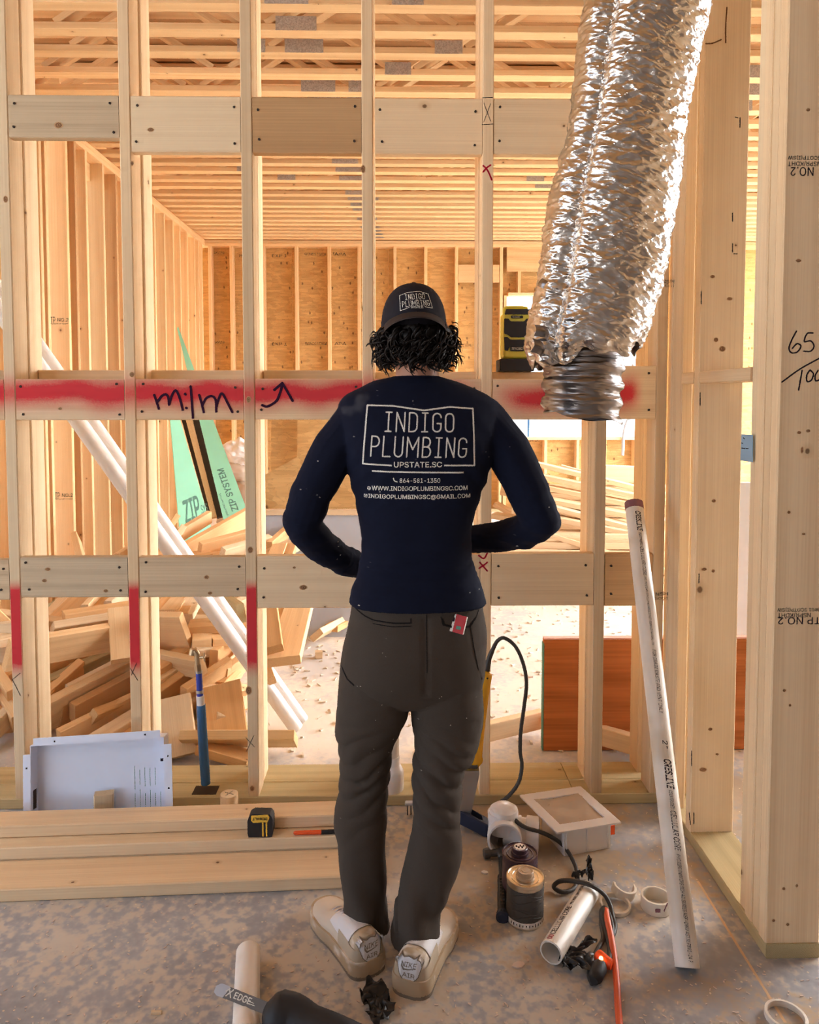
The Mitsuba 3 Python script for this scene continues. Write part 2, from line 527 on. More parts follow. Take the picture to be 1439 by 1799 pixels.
# gusset plates at the splice of the chords, one under another down the room
for i, py in enumerate(front_px):
    y = atZ(640, py, ZC)[1]
    t = 'ceiling__truss' if i == 0 else f'ceiling__truss_{i:03d}'
    for (xx, w, lo, hi) in ((-0.55 + 0.012 * i, 0.22, 0, 26), (1.42 + 0.03 * i, 0.20, 9, 24), (2.1 + 0.05 * i, 0.2, 2, 20)):
        if lo <= i < hi and (i * 7 + int(xx * 3)) % 5 != 0:
            pm = sheet_mesh((xx - w / 2, y - 0.0012, ZC), (w, 0, 0), (0, 0, 0.075 if i < 6 else 0.04), 0.001)
            put('gusset_plate', pm[:2], 'galvanized', parent=t)

# ---- the middle wall (double row of studs, blocking, plates)
WM = 'wall_middle'
tag(WM, 'open double stud wall with three rows of blocking, sprayed with a red band', kind='structure')
edges = [(15, 36, 1000), (224, 244.5, 1000), (431, 451.5, 1000), (635.8, 655.5, 375), (847.3, 866.3, 375), (1043, 1063, 1000), (1147.5, 1166.5, 1000)]
SX = [(atY(a, y, D)[0] + atY(b, y, D)[0]) / 2 for a, b, y in edges]
SX.insert(0, SX[0] - 0.4064)
hw = 0.019
XW0, XW1 = SX[0] - 0.3, SX[-1] + 0.021
for k, x in enumerate(SX):
    vboard('stud', x - hw, x + hw, D, Y1, 0.038, ZC - 0.076, 'pine_gray' if k == 5 + 1 else 'pine_sprayed_stud', WM)
    yo = 0.04 if k == 7 else 0.0
    xo = 0.002 * ((k * 37) % 5 - 2)
    vboard('back_stud', x - hw + xo, x + hw + xo, Y2 + yo, Y3 + yo, 0.038, ZC - 0.076, 'pine', WM)
for (a, b, mat, nm) in ((D, Y1, 'treated', 'bottom_plate'), (Y2, Y3, 'treated', 'bottom_plate')):
    xa = XW0
    for xe in (SX[5] + 0.32, XW1 + 0.0):
        hboard(nm, xa, xe - 0.002, a - 0.002 if a == D else a - 0.008, b + (0.004 if a == D else 0.03), 0.0, 0.038, mat, WM)
        xa = xe
hboard('top_plate', XW0, XW1, D, Y1, ZC - 0.076, ZC - 0.001, 'pine', WM)
hboard('top_plate', XW0, XW1, Y2, Y3, ZC - 0.076, ZC - 0.001, 'pine', WM)


def zpx(py, px=640, Y=D): return atY(px, py, Y)[2]


def nails(par, pts, y):
    ms = []
    for x, z in pts:
        c = trimesh.creation.cylinder(0.0042, 0.003, sections=8)
        c.apply_transform(trimesh.transformations.rotation_matrix(math.pi / 2, [1, 0, 0]))
        c.apply_translation([x, y - 0.0005, z])
        ms.append(c)
    k = put('nail_heads', cat(ms), 'nail', parent=par)
    tag(k, kind='stuff')


rngN = random.Random(9)
BLK = {}
rows = {
    'a': [(1, 167, 241, 120, 'pine_gray'), (2, 168, 267, 330, 'pine'), (3, 172, 267, 545, 'pine_dark'), (4, 173.5, 269, 750, 'pine'), (5, 173.5, 270, 930, 'pine'), (6, 174, 270, 1100, 'pine'), (0, 167, 241, 0, 'pine')],
    'b': [(0, 667, 737, 0, 'pine_sprayed'), (1, 667, 737, 120, 'pine_sprayed'), (2, 667, 736.5, 330, 'pine_sprayed'), (3, 666.5, 736, 545, 'pine_sprayed'), (4, 668, 735, 750, 'pine_sprayed'), (5, 668, 735, 930, 'pine_sprayed'), (6, 644.5, 734.5, 1100, 'pine_sprayed')],
    'c': [(0, 985, 1053, 0, 'pine_gray'), (1, 980, 1049, 120, 'pine_gray'), (2, 979, 1049, 330, 'pine_gray'), (3, 975, 1070, 545, 'pine'), (4, 975, 1066, 750, 'pine'), (5, 974, 1063, 930, 'pine'), (6, 975, 1063, 1100, 'pine_dark')]}
for rk, lst in rows.items():
    for (b, pt, pb, px, mat) in lst:
        x0, x1 = SX[b] + hw + 0.0015, SX[b + 1] - hw - 0.001
        if rk == 'a' and b == 4: x0 += 0.005
        z1, z0 = zpx(pt, px), zpx(pb, px)
        zc = (z0 + z1) / 2
        hh = 0.070 if (pb - pt) < 80 else 0.092
        k = hboard('block', x0, x1, D + 0.001, D + 0.039, zc - hh, zc + hh, mat, WM)
        BLK[rk, b] = (k, x0, x1, zc - hh, zc + hh)
        pts = []
        for xx in (x0 + 0.022, x1 - 0.022):
            for zz in (zc + hh * 0.62, zc - hh * 0.62):
                pts.append((xx + rngN.uniform(-.006, .006), zz + rngN.uniform(-.01, .01)))
        nails(k, pts, D)
# blocking of the rear row, a little higher: the ledge that shows above the red band
for b in range(7):
    x0, x1 = SX[b] + hw + 0.004, SX[b + 1] - hw - 0.004
    zt = zpx(650.5 if b < 4 else 653, 640, Y3 - 0.04)
    k = hboard('ledge_block', x0, x1, Y3 - 0.040, Y3 - 0.002, zt - 0.14, zt, 'pine', WM)
    BLK['ledge', b] = zt

# ---- left wall of the far room
WL = 'wall_left'
tag(WL, 'long left wall of bare two by six studs in the far room', kind='structure')
strips = [-175, -120, -78, -40, -16, 8, 30, 52, 76, 86, 122, 137, 156, 185.5, 208, 223, 236, 247, 257, 274, 291, 306, 318, 330.5, 343, 350, 356]
for s in strips:
    P = atX(s, 500, XL)
    vboard('stud', XL - 0.14, XL, P[1] - 0.019, P[1] + 0.019, 0.038, ZC - 0.076, 'pine_dark' if s in (137, 208) else 'pine_warm', WL)
yboard('bottom_plate', XL - 0.14, XL, 2.95, YB + 0.1, 0, 0.038, 'treated', WL)
yboard('top_plate', XL - 0.14, XL, 2.95, YB + 0.1, ZC - 0.076, ZC - 0.0385, 'pine_warm', WL)
yboard('top_plate', XL - 0.14, XL, 2.95, YB + 0.1, ZC - 0.038, ZC - 0.001, 'pine_warm', WL)
ys = [atX(s, 500, XL)[1] for s in strips]
for i in (10, 11, 12, 13, 14, 17, 18, 20, 22):
    yboard('fire_block', XL - 0.14, XL - 0.1, ys[i] + 0.02, ys[i + 1] - 0.02, ZC - 0.22, ZC - 0.08, 'pine_warm', WL)

# ---- back wall: studs, sheathing, window opening
WB = 'wall_back'
tag(WB, 'far stud wall sheathed with oriented strand board', kind='structure')
bx = lambda px: atY(px, 560, YB)[0]
XB0, XB1 = XL - 0.14, 5.4
ZT = ZC - 0.076
win = (bx(893), bx(1128), atY(900, 768, YB)[2], atY(900, 519, YB)[2])   # x0 x1 z0 z1
for px_ in (369.5, 407, 463, 521, 578.5, 631, 694, 748, 802, 857, 880.5):
    x = bx(px_)
    vboard('stud', x - 0.019, x + 0.019, YB, YB + 0.14, 0.038, ZT, 'pine_warm', WB)
x = bx(888); vboard('jack_stud', x - 0.019, x + 0.019, YB, YB + 0.14, 0.038, win[3], 'pine_warm', WB)
x = bx(1132); vboard('jack_stud', x - 0.019, x + 0.019, YB, YB + 0.14, 0.038, win[3], 'pine_warm', WB)
for px_ in (1138, 1195, 1252, 1300):
    x = bx(px_); vboard('stud', x - 0.019, x + 0.019, YB, YB + 0.14, 0.038, ZT, 'pine_warm', WB)
for px_ in (925, 961, 1018, 1066, 1121):
    x = bx(px_); vboard('cripple_stud', x - 0.019, x + 0.019, YB, YB + 0.14, 0.038, win[2] - 0.038, 'pine_warm', WB)
for px_ in (912, 1000, 1060, 1115):
    x = bx(px_); vboard('cripple_stud', x - 0.019, x + 0.019, YB, YB + 0.14, win[3] + 0.038, win[3] + 0.30, 'pine_warm', WB)
hboard('header', bx(890), bx(1130), YB, YB + 0.04, win[3] + 0.30, ZT, 'plywood', WB)
hboard('sill_plate', win[0], win[1], YB, YB + 0.14, win[2] - 0.038, win[2], 'pine_warm', WB)
hboard('head_plate', win[0], win[1], YB, YB + 0.14, win[3], win[3] + 0.038, 'pine_warm', WB)
hboard('let_in_block', bx(805), bx(877), YB - 0.001, YB + 0.038, atY(840, 496, YB)[2], atY(840, 465, YB)[2], 'pine_warm', WB)
hboard('top_plate', XB0, XB1, YB, YB + 0.14, ZT, ZT + 0.0375, 'pine_warm', WB)
hboard('top_plate', XB0, XB1, YB, YB + 0.14, ZT + 0.038, ZC - 0.001, 'pine_warm', WB)
hboard('bottom_plate', XB0, XB1, YB, YB + 0.14, 0, 0.038, 'treated', WB)
ysh = YB + 0.141
for (a, b, z0, z1) in ((XB0, win[0], 0, ZC + .4), (win[0], win[1], 0, win[2]), (win[0], win[1], win[3], ZC + .4), (win[1], XB1, 0, ZC + .4)):
    put('house_wrap', boxm((b - a, .003, z1 - z0), ((a + b) / 2, ysh + .003, (z0 + z1) / 2)), 'plywood', parent=WB)
xs = [XB0, XB0 + 1.2, XB0 + 2.42, win[0]]
for a, b in zip(xs[:-1], xs[1:]):
    for z0, z1 in ((0.0, 2.44), (2.443, ZC + 0.4)):
        sheet('sheathing_panel', (a + 0.002, ysh, z0), (b - a - 0.004, 0, 0), (0, 0, z1 - z0), -0.011, 'osb', WB)
sheet('sheathing_panel', (win[0], ysh, 0), (win[1] - win[0], 0, 0), (0, 0, win[2]), -0.011, 'osb', WB)
sheet('sheathing_panel', (win[0], ysh, win[3]), (win[1] - win[0], 0, 0), (0, 0, ZC + 0.4 - win[3]), -0.011, 'osb', WB)
for a, b in ((win[1], win[1] + 1.2), (win[1] + 1.203, XB1)):
    sheet('sheathing_panel', (a + 0.002, ysh, 0), (b - a - 0.004, 0, 0), (0, 0, ZC + 0.4), -0.011, 'osb', WB)

# ---- right wall of the near room
WR = 'wall_right'
tag(WR, 'bare two by six stud wall ending in a pack of studs at the right', kind='structure')
c0 = atZ(1345, 1684, 0.0)
XR, YE = c0[0], c0[1]
XR2 = XR + 0.14
yboard('bottom_plate', XR, XR2, YE, D + 0.0, 0, 0.038, 'treated', WR)
for i in range(4):
    y0 = YE + 0.004 + i * 0.0395
    xo = (0.0, 0.003, 0.0, 0.006)[i]
    vboard('end_stud', XR + xo, XR2 + xo, y0, y0 + 0.038, 0.038, ZC - 0.076, 'pine', WR)
ya = atX(1229, 600, XR)[1]
vboard('stud', XR, XR2, ya, ya + 0.038, 0.038, ZC - 0.076, 'pine', WR)
yb = atX(1181, 600, XR)[1]
vboard('stud', XR, XR2, yb, yb + 0.038, 0.038, ZC - 0.076, 'pine', WR)
vboard('nailer', XR + 0.001, XR + 0.038, yb - 0.092, yb - 0.002, 0.038, ZC - 0.076, 'pine', WR)
zb1, zb0 = atX(1260, 652, XR)[2], atX(1260, 672, XR)[2]
ypk = YE + 0.004 + 4 * 0.0395
yboard('block', XR + 0.002, XR + 0.085, ypk + 0.001, ya - 0.001, zb0, zb0 + 0.037, 'pine', WR)
yboard('block', XR - 0.001, XR + 0.12, ya + 0.039, yb - 0.094, zb0, zb0 + 0.037, 'pine', WR)
yboard('top_plate', XR, XR2, -1.5, D, ZC - 0.076, ZC - 0.001, 'pine', WR)
# near room behind and beside the camera, and the far left of the house
put('wall_rear', boxm((7.6, 0.14, ZC + 0.4), (0.9, -2.6, (ZC + 0.4) / 2)), 'wrap_grey'); tag('wall_rear', 'sheathed wall behind the camera', kind='structure')
put('wall_far_left', boxm((0.14, 7.6, ZC + 0.4), (-5.4, 6.2, (ZC + 0.4) / 2)), 'plywood'); tag('wall_far_left', 'sheathed outer wall left of the far room', kind='structure')

put('wall_far_right', boxm((0.14, 5.2, ZC + 0.4), (4.6, 0.05, (ZC + 0.4) / 2)), 'wrap_grey'); tag('wall_far_right', 'sheathed outer wall right of the near rooms', kind='structure')

# ------------------------------------------------------------------ writing on the framing
def mark(base, lines, wpx, mat, parent, Y, depth=0.0005):
    """pen or paint strokes given by photo pixels, on a face that looks to -y at depth Y"""
    L = []
    for l in lines:
        q = catmull(l, 6) if len(l) > 2 else np.array(l, float)
        L.append([tuple(atY(a, b, Y)[[0, 2]]) for a, b in q])
    m = strokes(L, wpx * Y / FOC, depth)
    v = np.asarray(m.vertices)
    m.vertices = np.stack([v[:, 0], Y - 0.0004 - v[:, 2], v[:, 1]], 1)
    m.invert()
    return put(base, m, mat, parent=parent)


def stamp(rows, parent, Y, turn=False, mat='ink', xmax=None):
    """printed lines: (text, px, py, width px, height px); turn = printed upside down; px, py = baseline's left end as seen"""
    ms = []
    for s, px, py, wpx, hpx in rows:
        t = text(s, 1.0, .0004, False)
        b = t.bounds
        a, c = atY(px, py, Y), atY(px + wpx, py, Y)
        t.apply_translation([-b[0][0], -b[0][1], 0])
        t.apply_scale([(c[0] - a[0]) / (b[1][0] - b[0][0]), hpx * Y / FOC / (b[1][1] - b[0][1]), 1])
        if turn:
            w, h = t.bounds[1][:2]
            t.vertices[:, 0] = w - t.vertices[:, 0]; t.vertices[:, 1] = h - t.vertices[:, 1]
        v = np.asarray(t.vertices)
        t.vertices = np.stack([a[0] + v[:, 0], Y - .0004 - v[:, 2], a[2] + v[:, 1]], 1)
        t.invert()
        ms.append(t)
    m = cat(ms)
    if xmax is not None: m = m.slice_plane([xmax, 0, 0], [-1, 0, 0])
    k = put('grade_stamp', m, mat, parent=parent)
    return k


kb2, kb3 = BLK['b', 2][0], BLK['b', 3][0]
mark('marker_letters', [[(271, 694), (275, 705), (279, 718)], [(277, 706), (284, 696), (292, 693), (296, 700), (297, 711)], [(297, 711), (302, 695), (309, 686), (316, 700), (321, 720)], [(335, 679), (337, 705), (339, 734)],
                        [(350, 694), (354, 708), (358, 724)], [(356, 711), (362, 700), (372, 696), (379, 703), (380, 723)], [(380, 715), (386, 696), (391, 692), (400, 708), (408, 724)], [(327, 716.5), (328, 717)], [(325, 692), (326, 693)]], 4.0, 'ink_marker', kb2, D)
mark('marker_arrow', [[(461, 712), (470, 714), (485, 705), (492, 690), (496, 675)], [(482, 685), (489, 679), (496, 673)], [(496, 673), (505, 688), (514, 704)]], 4.2, 'ink_marker', kb3, D)
ST = lambda k: f'{WM}__stud' if k == 0 else f'{WM}__stud_{k:03d}'
mark('marker_cross', [[(849, 291), (857, 300), (864, 316)], [(849, 302), (855, 295), (862, 290)]], 2.6, 'ink_red', ST(5), D)
mark('marker_cross', [[(841, 976), (850, 981), (856, 972)], [(842, 998), (850, 993), (856, 988)], [(843, 988), (849, 995), (856, 1003)]], 2.6, 'ink_red', ST(5), D)
mark('pencil_cross', [[(850, 181), (862, 213)], [(862, 182), (850, 214)], [(847, 219), (866, 218)], [(847, 172), (866, 171.5)]], 0.8, 'ink', ST(5), D)
for k, pts in ((1, [[(22, 1194), (36, 1222)], [(22, 1194), (35, 1183)]]), (2, [[(231, 1186), (240, 1165)], [(229, 1174), (242, 1195)]]), (3, [[(433, 1320), (446, 1292)], [(432, 1296), (447, 1312)]])):
    mark('pencil_mark', pts, 0.9, 'ink', ST(k), D)
BS = BLK['c', 2][0]
ke = f'{WR}__end_stud'
YEF = YE + 0.004
mark('marker_number', [[(1399, 582), (1391, 597), (1386, 612), (1391, 620), (1401, 618), (1407, 608), (1400, 604), (1392, 612)], [(1428, 585), (1418, 586), (1413, 600), (1424, 599), (1430, 608), (1424, 617), (1412, 617)],
                       [(1374, 671), (1406, 648), (1446, 626)], [(1409, 651), (1406, 668), (1403, 685)], [(1422, 651), (1417, 660), (1418, 670), (1425, 668), (1429, 657), (1423, 650)], [(1437, 651), (1432, 660), (1433, 669), (1440, 667)]], 2.4, 'ink', ke, YEF)
stamp([('SW01 SCOTP(I)SW', 1366, 1075, 78, 8), ('NSPR/KDHT', 1366, 1085, 58, 9), ('TP NO.2', 1367, 1097, 74, 13)], ke, YEF, True)
stamp([('SCOTP(I)SW', 1384, 281, 58, 8), ('NSPR/KDHT', 1384, 292, 58, 9), ('NO.2', 1389, 309, 40, 15)], ke, YEF, True)
ks = f'{WR}__stud_001'
stamp([('NO.2', 1190, 491, 27, 10), ('NSPR/KDHT', 1164, 498.5, 54, 7), ('SCOTP(I)SW', 1162, 505, 56, 5)], ks, yb)
stamp([('NO.2', 1179, 1040, 27, 10), ('NSPR/KDHT', 1152, 1047.5, 55, 7), ('SCOTP(I)SW', 1150, 1054, 56, 5)], ks, yb)
for i, (s, px, py) in enumerate(((10, 89, 568), (10, 97, 876))):
    yl = ys[s] - 0.0192
    nm = f'{WL}__stud_{s:03d}'
    stamp([('TP', px, py, 8, 11), ('NO.2', px + 12, py - 3, 19, 6), ('NSPR/KDHT SCOTP', px, py + 2, 31, 2.5)], nm, yl)
# print on the sheathing of the back wall
yo = YB + 0.141
for px, py, s, w in ((376, 447, '40/20', 18), (420, 452, 'PS2-10', 20), (478, 452, 'EXP 1', 26), (535, 449, 'WINDSTORM', 38), (588, 449, 'APA', 20), (376, 604, '40/20', 18), (478, 607, 'EXP 1', 26), (536, 606, 'WINDSTORM', 38), (588, 606, 'APA', 20), (810, 609, 'RATED SHEATHING', 18), (930, 776, '24 OC', 18)):
    stamp([(s, px, py, w, 5)], f'{WB}__sheathing_panel', yo)

plastic('knot_brown', (0.16, 0.075, 0.035), 0.8, 0.2)
plastic('knot_ring', (0.44, 0.27, 0.14), 0.8, 0.2)


def knot(px, py, rx, ry, parent, Y, ang=0.0):
    P = atY(px, py, Y); s = Y / FOC
    for rr_, mt, dd in ((1.0, 'knot_ring', .0002), (.72, 'knot_brown', .0004), (.42, 'knot_ring', .0005), (.28, 'knot_brown', .0006)):
        g = shapely.affinity.rotate(shapely.affinity.scale(Point(0, 0).buffer(1, quad_segs=5), rx * rr_ * s, ry * rr_ * s), ang)
        m = poly_mesh(g, .0003); v = np.asarray(m.vertices); m.vertices = np.stack([P[0] + v[:, 0], Y - dd - v[:, 2], P[2] + v[:, 1]], 1); m.invert()
        put('knot', m, mt, parent=parent)


YBf = D + 0.001
for px, py, rx, ry, par, Y in ((103, 220, 7.5, 5.5, BLK['a', 1][0], YBf), (265, 228, 6, 3.5, BLK['a', 2][0], YBf), (84, 1000, 5, 3, BLK['c', 1][0], YBf), (78, 1020, 4.5, 3, BLK['c', 1][0], YBf), (186, 1038, 4, 3, BLK['c', 1][0], YBf), (363, 1014, 4.5, 3.5, BLK['c', 2][0], YBf), (369, 1042, 4, 3, BLK['c', 2][0], YBf),
                               (533, 1032, 7, 4.5, BLK['c', 3][0], YBf), (517, 997, 3, 2, BLK['c', 3][0], YBf), (106, 718, 3.5, 2.5, BLK['b', 1][0], YBf), (232, 658, 4.5, 5, ST(2), D), (437, 702, 4, 6, ST(3), D), (440, 966, 5, 6, ST(3), D), (638, 297, 4, 7, ST(4), D), (10, 350, 4, 6, ST(1), D), (232, 287, 3, 4, ST(2), D), (437, 1213, 5.5, 8, ST(3), D), (443, 1385, 4, 5, ST(3), D),
                               (1252, 486, 4, 3, f'{WR}__stud', ya), (1282, 525, 5, 3, f'{WR}__stud', ya), (1269, 613, 6, 5, f'{WR}__stud', ya), (1258, 597, 4, 4, f'{WR}__stud', ya), (1254, 880, 4, 3, f'{WR}__stud', ya), (1237, 1000, 5, 3, f'{WR}__stud', ya), (1253, 1003, 3, 3, f'{WR}__stud', ya), (1235, 1352, 7, 4, f'{WR}__stud', ya), (1248, 1281, 4, 3, f'{WR}__stud', ya), (1260, 1325, 3, 2, f'{WR}__stud', ya),
                               (1420, 193, 3.5, 3, ke, YEF), (1403, 458, 5, 3, ke, YEF), (1404, 760, 4, 3, ke, YEF), (1420, 757, 4, 3, ke, YEF), (1409, 791, 2.5, 6, ke, YEF), (1386, 900, 3, 3, ke, YEF), (1412, 938, 3, 2, ke, YEF), (1377, 1561, 3, 3, ke, YEF), (1400, 1556, 2.5, 3, ke, YEF), (1359, 1617, 3, 3, ke, YEF), (1384, 1624, 3, 3, ke, YEF), (1378, 1213, 3, 3, ke, YEF), (1388, 1239, 2.5, 2.5, ke, YEF)):
    knot(px, py, rx, ry, par, Y)
mark('gouge', [[(1277, 14), (1275, 45), (1275, 75)], [(1240, 77), (1252, 76), (1267, 70)]], 2.2, 'knot_brown', f'{WR}__stud', ya)
mark('gouge', [[(1300, 207), (1300, 224)], [(1292, 206), (1296, 207)], [(1287, 374), (1287, 389)], [(1289, 446), (1295, 446)], [(1287, 428), (1287, 443)], [(1232, 512), (1232, 534)], [(1230, 690), (1230, 712)], [(1228, 1008), (1228, 1024)], [(1215, 1319), (1215, 1345)], [(1211, 1428), (1213, 1448)], [(1219, 1428), (1219, 1447)]], 1.4, 'ink', f'{WR}__stud', ya)
# chalk line snapped on the slab
q0, q1 = atZ(1226, 1548, 0), atZ(1380, 1797, 0)
dq = nrm(q1 - q0); nq = np.array([-dq[1], dq[0], 0]) * .0035
cl_ = trimesh.Trimesh([q0 - nq + [0, 0, .0004], q1 - nq + [0, 0, .0004], q1 + nq + [0, 0, .0004], q0 + nq + [0, 0, .0004]], [[0, 1, 2], [0, 2, 3]], process=False)
plastic('chalk', (0.62, 0.43, 0.26), 0.9, 0.1)
put('chalk_line', cl_, 'chalk', parent='floor')
# ------------------------------------------------------------------ materials of the things
plastic('pvc', (0.78, 0.77, 0.74), 0.30, 0.5)


def pvc_fn(p, n, uv):
    f = fbm(p.x * 9, p.y * 9, p.z * 7, 3)
    return mix(mi.Color3f(0.74, 0.71, 0.65), mi.Color3f(0.56, 0.47, 0.36), smoothstep(0.50, 0.80, f) * 0.8)


plastic('pvc_dusty', proc(pvc_fn), 0.4, 0.45)
plastic('pvc_cream', (0.68, 0.62, 0.52), 0.4, 0.4)
plastic('primer_purple', (0.20, 0.08, 0.10), 0.4, 0.5)
plastic('white_enamel', (0.68, 0.75, 0.90), 0.35, 0.4)
plastic('white_plastic', (0.76, 0.73, 0.70), 0.35, 0.45)
plastic('film', (0.40, 0.30, 0.215), 0.25, 0.5)
plastic('blue_sleeve', (0.035, 0.13, 0.30), 0.45, 0.5)
plastic('blue_pex', (0.03, 0.05, 0.36), 0.3, 0.5)
plastic('brass', (0.50, 0.38, 0.24), 0.35, 0.5, 0.9)
plastic('steel', (0.46, 0.45, 0.44), 0.38, 0.5, 0.9)
plastic('dark_steel', (0.10, 0.095, 0.095), 0.4, 0.5, 0.6)
plastic('tin', (0.74, 0.68, 0.58), 0.22, 0.5, 1.0)
plastic('black_rubber', (0.014, 0.015, 0.018), 0.55, 0.4)
plastic('navy_rubber', (0.016, 0.024, 0.055), 0.6, 0.4)
plastic('tape_black', (0.012, 0.011, 0.012), 0.42, 0.5)
plastic('yellow_tool', (0.72, 0.36, 0.015), 0.4, 0.5)
plastic('lime_tool', (0.62, 0.60, 0.09), 0.4, 0.5)
plastic('charcoal_grill', (0.022, 0.023, 0.032), 0.6, 0.4)
plastic('orange_cord', (0.62, 0.10, 0.035), 0.45, 0.5)
plastic('orange_plastic', (0.80, 0.10, 0.02), 0.35, 0.5)
plastic('cord_grey', (0.045, 0.040, 0.036), 0.5, 0.4)
plastic('can_label', (0.062, 0.054, 0.048), 0.5, 0.4)
plastic('can_tan', (0.42, 0.29, 0.18), 0.5, 0.4)
plastic('can_purple', (0.055, 0.028, 0.040), 0.3, 0.5)
plastic('tag_blue', (0.24, 0.38, 0.52), 0.6, 0.3)
plastic('label_yellow', (0.80, 0.50, 0.06), 0.45, 0.4)
plastic('zip_green', (0.30, 0.70, 0.50), 0.6, 0.3)
plastic('zip_print', (0.10, 0.24, 0.19), 0.6, 0.3)
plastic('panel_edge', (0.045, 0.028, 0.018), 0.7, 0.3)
plastic('pink_edge', (0.72, 0.42, 0.36), 0.7, 0.3)
plastic('grey_board', (0.42, 0.45, 0.50), 0.6, 0.3)
plastic('drywall_white', (0.80, 0.79, 0.77), 0.8, 0.2)
plastic('bag_white', (0.78, 0.80, 0.83), 0.35, 0.5)
plastic('sack_brown', (0.46, 0.37, 0.29), 0.7, 0.3)
plastic('chip', (0.62, 0.50, 0.42), 0.7, 0.3)
scene['foil'] = {'type': 'twosided', 'bsdf': {'type': 'bumpmap', 'scale': 1.0, 'arbitrary': proc(lambda p, n, uv: 0.0032 * fbm(p.x * 60 + 3 * noise(p.z * 30), p.y * 60, p.z * 95, 3), 1.5e-3),
                                              'bsdf': {'type': 'principled', 'base_color': rgb((0.66, 0.62, 0.58)), 'roughness': 0.25, 'metallic': 1.0}}}
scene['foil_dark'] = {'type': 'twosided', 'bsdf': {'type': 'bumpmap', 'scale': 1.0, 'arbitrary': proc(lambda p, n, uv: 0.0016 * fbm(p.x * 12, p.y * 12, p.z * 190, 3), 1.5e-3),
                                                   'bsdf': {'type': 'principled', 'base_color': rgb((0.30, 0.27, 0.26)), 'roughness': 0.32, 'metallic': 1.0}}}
scene['glow'] = {'type': 'twosided', 'bsdf': {'type': 'diffuse', 'reflectance': rgb((0.8, 0.3, 0.1))}}
gl = lambda m, ang=30: dict(smooth=ang)

# ------------------------------------------------------------------ foil duct
dk = thing('foil_duct', 'crinkled silver foil insulated duct hanging in front of the stud wall', 'duct')
edges_d = [(-160, 1062, 1262), (-60, 1044, 1250), (0, 1033, 1243), (100, 1020, 1220), (200, 1006, 1201), (300, 984, 1189), (400, 962, 1173), (500, 946, 1152), (560, 935, 1138), (600, 930, 1128), (622, 944, 1118)]
nu = 200
from scipy.interpolate import PchipInterpolator as _P
E_ = np.array(edges_d, float)
fL, fR = _P(E_[:, 0], E_[:, 1]), _P(E_[:, 0], E_[:, 2])
rowsd = np.linspace(-160, 622, 380)
V = []
for ri, py in enumerate(rowsd):
    Yc = 2.26 - 0.10 * (1 - (py + 160) / 782)
    A, B = atY(fL(py), py, Yc), atY(fR(py), py, Yc)
    c, a = (A + B) / 2, (B[0] - A[0]) / 2
    th = np.arange(nu) * 2 * np.pi / nu
    cx_, sy_ = np.cos(th), np.sin(th)
    rr = np.ones(nu)
    # the fold that runs down the left: a crease between the left flank and the front
    phi = np.degrees(np.arctan2(-sy_, cx_))            # 90 = towards the camera, 180 = left
    crease = np.exp(-((phi - 137) / 9.0) ** 2)
    flat = np.exp(-((phi - 158) / 14.0) ** 2)
    rr = rr - 0.13 * crease + 0.03 * flat
    x = c[0] + a * cx_ * rr
    y = c[1] + a * 0.92 * sy_ * rr
    z = np.full(nu, c[2])
    if ri > 342:                                      # ragged lower lip, drooping at the left
        t = (ri - 342) / 37
        z = z - t * (0.030 * np.clip(-cx_, 0, 1) + 0.016 * np.sin(th * 5 + 1) + 0.010 * np.sin(th * 11)) + 0.02 * t * np.clip(cx_, 0, 1)
    V.append(np.stack([x, y, z], 1))
V = np.array(V)
P = V.reshape(-1, 3)
F = []
for i in range(len(rowsd) - 1):
    j = np.arange(nu); k = (j + 1) % nu
    F.append(np.stack([i * nu + j, i * nu + k, (i + 1) * nu + k], 1)); F.append(np.stack([i * nu + j, (i + 1) * nu + k, (i + 1) * nu + j], 1))
F = np.vstack(F)
duct = trimesh.Trimesh(P, F, process=False)
n = duct.vertex_normals
if (n[:, 1] * (P[:, 1] - P[:, 1].mean())).mean() < 0: duct.invert(); n = duct.vertex_normals
q = P.copy()
ca, sa = math.cos(.38), math.sin(.38)
def diag(sg, f1, f2):
    u_, w_ = P[:, 0] * ca + sg * P[:, 2] * sa, P[:, 2] * ca - sg * P[:, 0] * sa
    return np.column_stack([u_ * f1, P[:, 1] * f1, w_ * f2])
rq = lambda X, o: 1 - 2 * np.abs(meshkit.fbm(X, 3, o) - 0.5)
rid = lambda s, o: 1 - 2 * np.abs(meshkit.fbm(P * s, 3, o) - 0.5)
d = (rq(diag(1, 9, 26), 1) ** 5) * .006 + (rq(diag(-1, 14, 38), 4) ** 5) * .005 + (rq(diag(.3, 34, 60), 2) ** 3) * .0032 + (meshkit.fbm(P * np.array([7, 7, 5.0]), 2, 9) - .5) * .018
duct.vertices = P + n * d[:, None]
kj = put('jacket', duct, 'foil', smooth=28, parent=dk)
